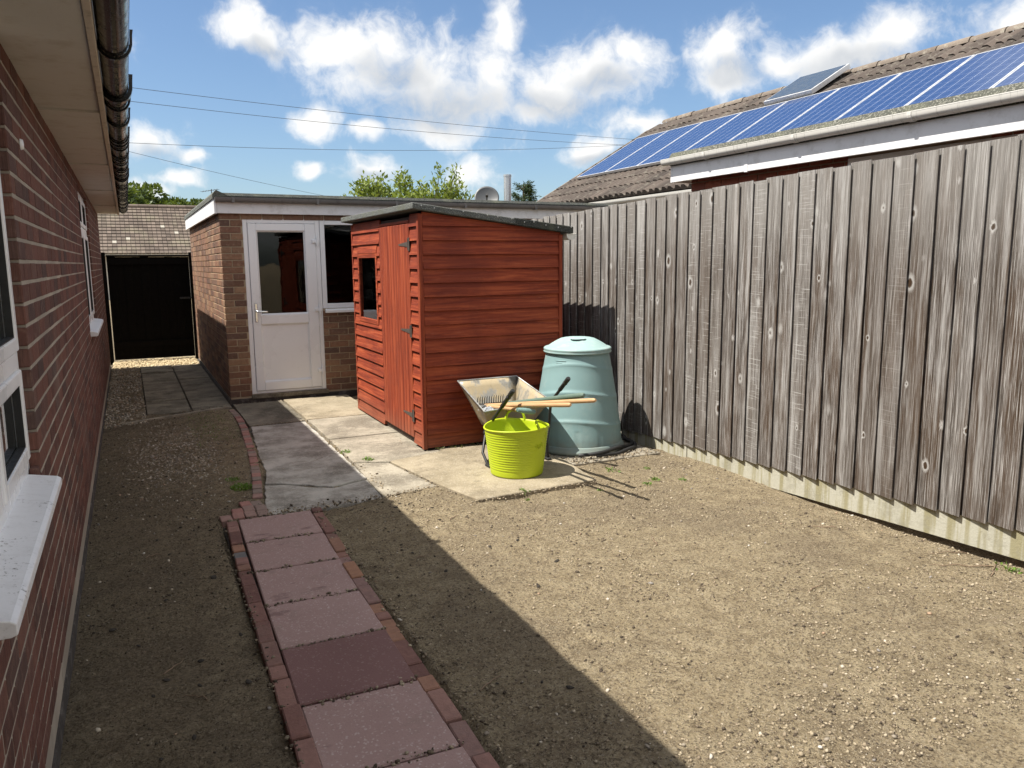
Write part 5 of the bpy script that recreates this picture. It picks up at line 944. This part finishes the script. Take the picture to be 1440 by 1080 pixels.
# weeds
def weed(x, y, s, n, mtl, label, z=None, seed=0, lw=.35, gp=None):
    r = np.random.default_rng(seed); z0 = float(gz(np.array(x), np.array(y))) if z is None else z; P_, D_ = [], []
    for k in range(n): a = r.uniform(0, 6.28); q = r.random()**.6*s; P_.append((x+q*math.cos(a), y+q*math.sin(a)*1.3, z0+r.random()*s*.12)); D_.append((math.cos(a)*.6, math.sin(a)*.6, .6))
    t = thing('weed', label, 'weed', (x, y, z0), gp); leaves(P_, D_, s*lw+.008, s*lw*.45+.005, mtl, 'leaves', t, seed, .5); st = MB()
    for k in range(5): st.tube([(x, y, z0-.01), (x+random.uniform(-.4, .4)*s, y+random.uniform(-.4, .4)*s, z0+.01+.12*s)], [.0016, .001], 4)
    obj('stem', st, mtl, t)
weed(.635, 5.83, .075, 420, M['moss'], 'bright green mossy tuft beside the curved row of pavers', None, 1, .12); weed(.60, 6.05, .05, 120, M['moss'], 'smaller faint green tuft behind the mossy one', None, 2, .12)
weed(1.66, 6.12, .045, 60, M['weed'], 'green weed in the slab joint left of the shed corner', .004, 3, .3); weed(1.56, 6.45, .04, 45, M['weed'], 'tiny weed in the slab joint in front of the shed door', .004, 4, .3); weed(2.385, 4.72, .03, 26, M['weed'], 'tiny seedling at the front edge of the pale slab below the tub', .012, 5, .5)
for k, (x, y, s) in enumerate([(3.28, 4.98, .05), (3.42, 4.62, .035), (3.30, 4.55, .03), (3.62, 4.55, .025), (3.86, 2.27, .05), (3.55, 4.9, .02), (2.9, 4.55, .018), (2.35, 4.6, .015)]): weed(x, y, s, 30, M['weed'], 'small green seedling sprouting from the bare sunlit soil', None, 10+k, .4, 'seedlings on the bare soil')
for k, (x, y) in enumerate([(2.3, 6.165), (2.5, 6.16), (2.42, 6.17), (3.3, 6.12), (2.62, 6.165)]): weed(x, y, .03, 24, M['weed_dry'], 'tiny dry weed along the foot of the shed wall', .014, 30+k, .5, 'weeds at the foot of the shed')
r = np.random.default_rng(8); n = 600; q1 = r.uniform(.45, .88, n); q2 = r.uniform(7.2, 9.0, n); ok = (vn[5](q1*3+9, q2*3)+vn[6](q1*8, q2*8)*.6 > .02) & ~sunk(q1, q2); P_ = np.stack([q1, q2, gz(q1, q2)], -1)[ok]; stuff(tag(leaves(P_, np.tile((0, 0, 1.), (len(P_), 1)), .016, .006, M['moss'], 'grass', None, 4, .7), 'thin moss and sprouting grass on the shaded soil by the pavers', 'grass'))
# ================================================================== FAR HOUSE, FLUE, DISH, CABLES
fh = thing('far_house', 'distant house with speckled brown tiled roof beyond the black gate', 'house', (3, 43, 0)); E0, EZ, R1, RZt = 41.5, 2.15, 45.2, 4.55
obj('wall', MB().box((-7, E0+.4, -.1), (13, 49, 2.2)), M['render_wall'], fh); frm = MB(); frm.prism([(E0, EZ-.06), (R1, RZt-.06), (49.2, EZ-.06), (49.2, EZ-.15), (E0, EZ-.15)], 'x', -7.3, 13.3); fro = obj('roof', frm, M['fartile'], fh)
sl_ = math.atan2(RZt-EZ, R1-E0); rows = 15; ftm = MB(); Ls = math.hypot(R1-E0, RZt-EZ); g_ = Ls/rows; tw = .20
for i in range(rows):
    for j in range(int(20.6/tw)):
        x = -7.3+j*tw; u0, u1 = i*g_, (i+1)*g_+.03; a = lambda u, h: (E0+u*math.cos(sl_)-h*math.sin(sl_), EZ-.055+u*math.sin(sl_)+h*math.cos(sl_)); p0, p1, p2 = a(u0, .065), a(u1, .02), a(u0, .01); x1 = x+tw-.018
        ftm.add([(x, *p0), (x1, *p0), (x1, *p1), (x, *p1), (x, *p2), (x1, *p2)], [(0, 1, 2, 3), (4, 5, 1, 0)])
stuff(obj('roof_tiles', ftm, M['fartile'], fro)); rdg = MB()
for j in range(46): rdg.tube([(-7.3+j*.45, R1, RZt-.02), (-7.3+j*.45+.44, R1, RZt-.02)], .12, 8)
obj('ridge_tiles', rdg, M['fartile'], fro)
fp = thing('flue_pipe', 'plain steel flue pipe standing behind the garage roof', 'flue', (6.75, 14, 0)); obj('pipe', MB().tube([(6.75, 14, 0), (6.75, 14, 3.22)], .072, 20), M['flue'], fp); obj('cap', MB().tube([(6.75, 14, 3.215), (6.75, 14, 3.25)], .079, 20), M['flue'], fp)
ds = thing('satellite_dish', 'grey satellite dish behind the garage roof beside the flue', 'satellite dish', (6.42, 14.3, 0)); T = Matrix.Translation((6.42, 14.25, 2.80)) @ Matrix.Rotation(math.radians(-24), 4, 'Z') @ Matrix.Rotation(math.radians(68), 4, 'X'); dm = MB().lathe([(.0005, 0), (.08, .006), (.16, .028), (.22, .055), (.235, .07), (.238, .072), (.21, .056), (.08, .012), (.0005, .006)], (0, 0, 0), 40); dm.v = [tuple(T @ Vector(p)) for p in dm.v]; obj('reflector', dm, M['dish'], ds)
obj('mast', MB().tube([(6.42, 14.33, -.1), (6.42, 14.33, 2.78)], .024, 12), M['flue'], ds); obj('arm', MB().tube([T @ Vector((0, -.27, .07)), T @ Vector((0, -.1, .32))], .012, 8).tube([T @ Vector((0, -.1, .30)), T @ Vector((0, -.08, .36))], .025, 10), M['dark_steel'], ds)
ae = thing('tv_aerial', 'thin far television aerial above the garage roof corner', 'aerial', (2.9, 30, 0)); obj('pole', MB().tube([(2.9, 30, 0), (2.9, 30, 4.2)], .014, 8), M['dark_steel'], ae); eb = MB().tube([(2.6, 30.2, 4.12), (3.1, 29.8, 4.18)], .008, 6)
for k in range(7): q = lerp3((2.6, 30.2, 4.12), (3.1, 29.8, 4.18), k/6); eb.tube([(q[0]-.06, q[1]-.15, q[2]), (q[0]+.06, q[1]+.15, q[2])], .006, 5)
obj('antenna', eb, M['dark_steel'], ae)
def at(x, y, Y): d = pixdir(x, y); return CAM+d*(Y/d.y)
CB = [((120, 98, 20.), (905, 193, 24.), .30, 'upper overhead cable of the close pair crossing the sky'), ((120, 111, 20.), (900, 199, 24.), .42, 'lower overhead cable of the close pair crossing the sky'), ((120, 166, 22.), (905, 194, 24.), .62, 'lone sagging overhead cable under the close pair'), ((120, 188, 26.), (500, 281, 30.), .22, 'steeply dropping overhead cable above the garage roof corner')]
for a, b, sag, lb in CB:
    A_, B_ = at(*a), at(*b); A_ = A_+(A_-B_)*.5; n = 40; B2 = B_+(B_-A_)*.10
    tag(obj('overhead_cable', MB().tube([A_.lerp(B2, i/n)-Vector((0, 0, sag*4*(i/n)*(1-i/n))) for i in range(n+1)], .0055, 6), M['cable'], None, tuple(A_)), lb, 'cable', 'overhead cables')
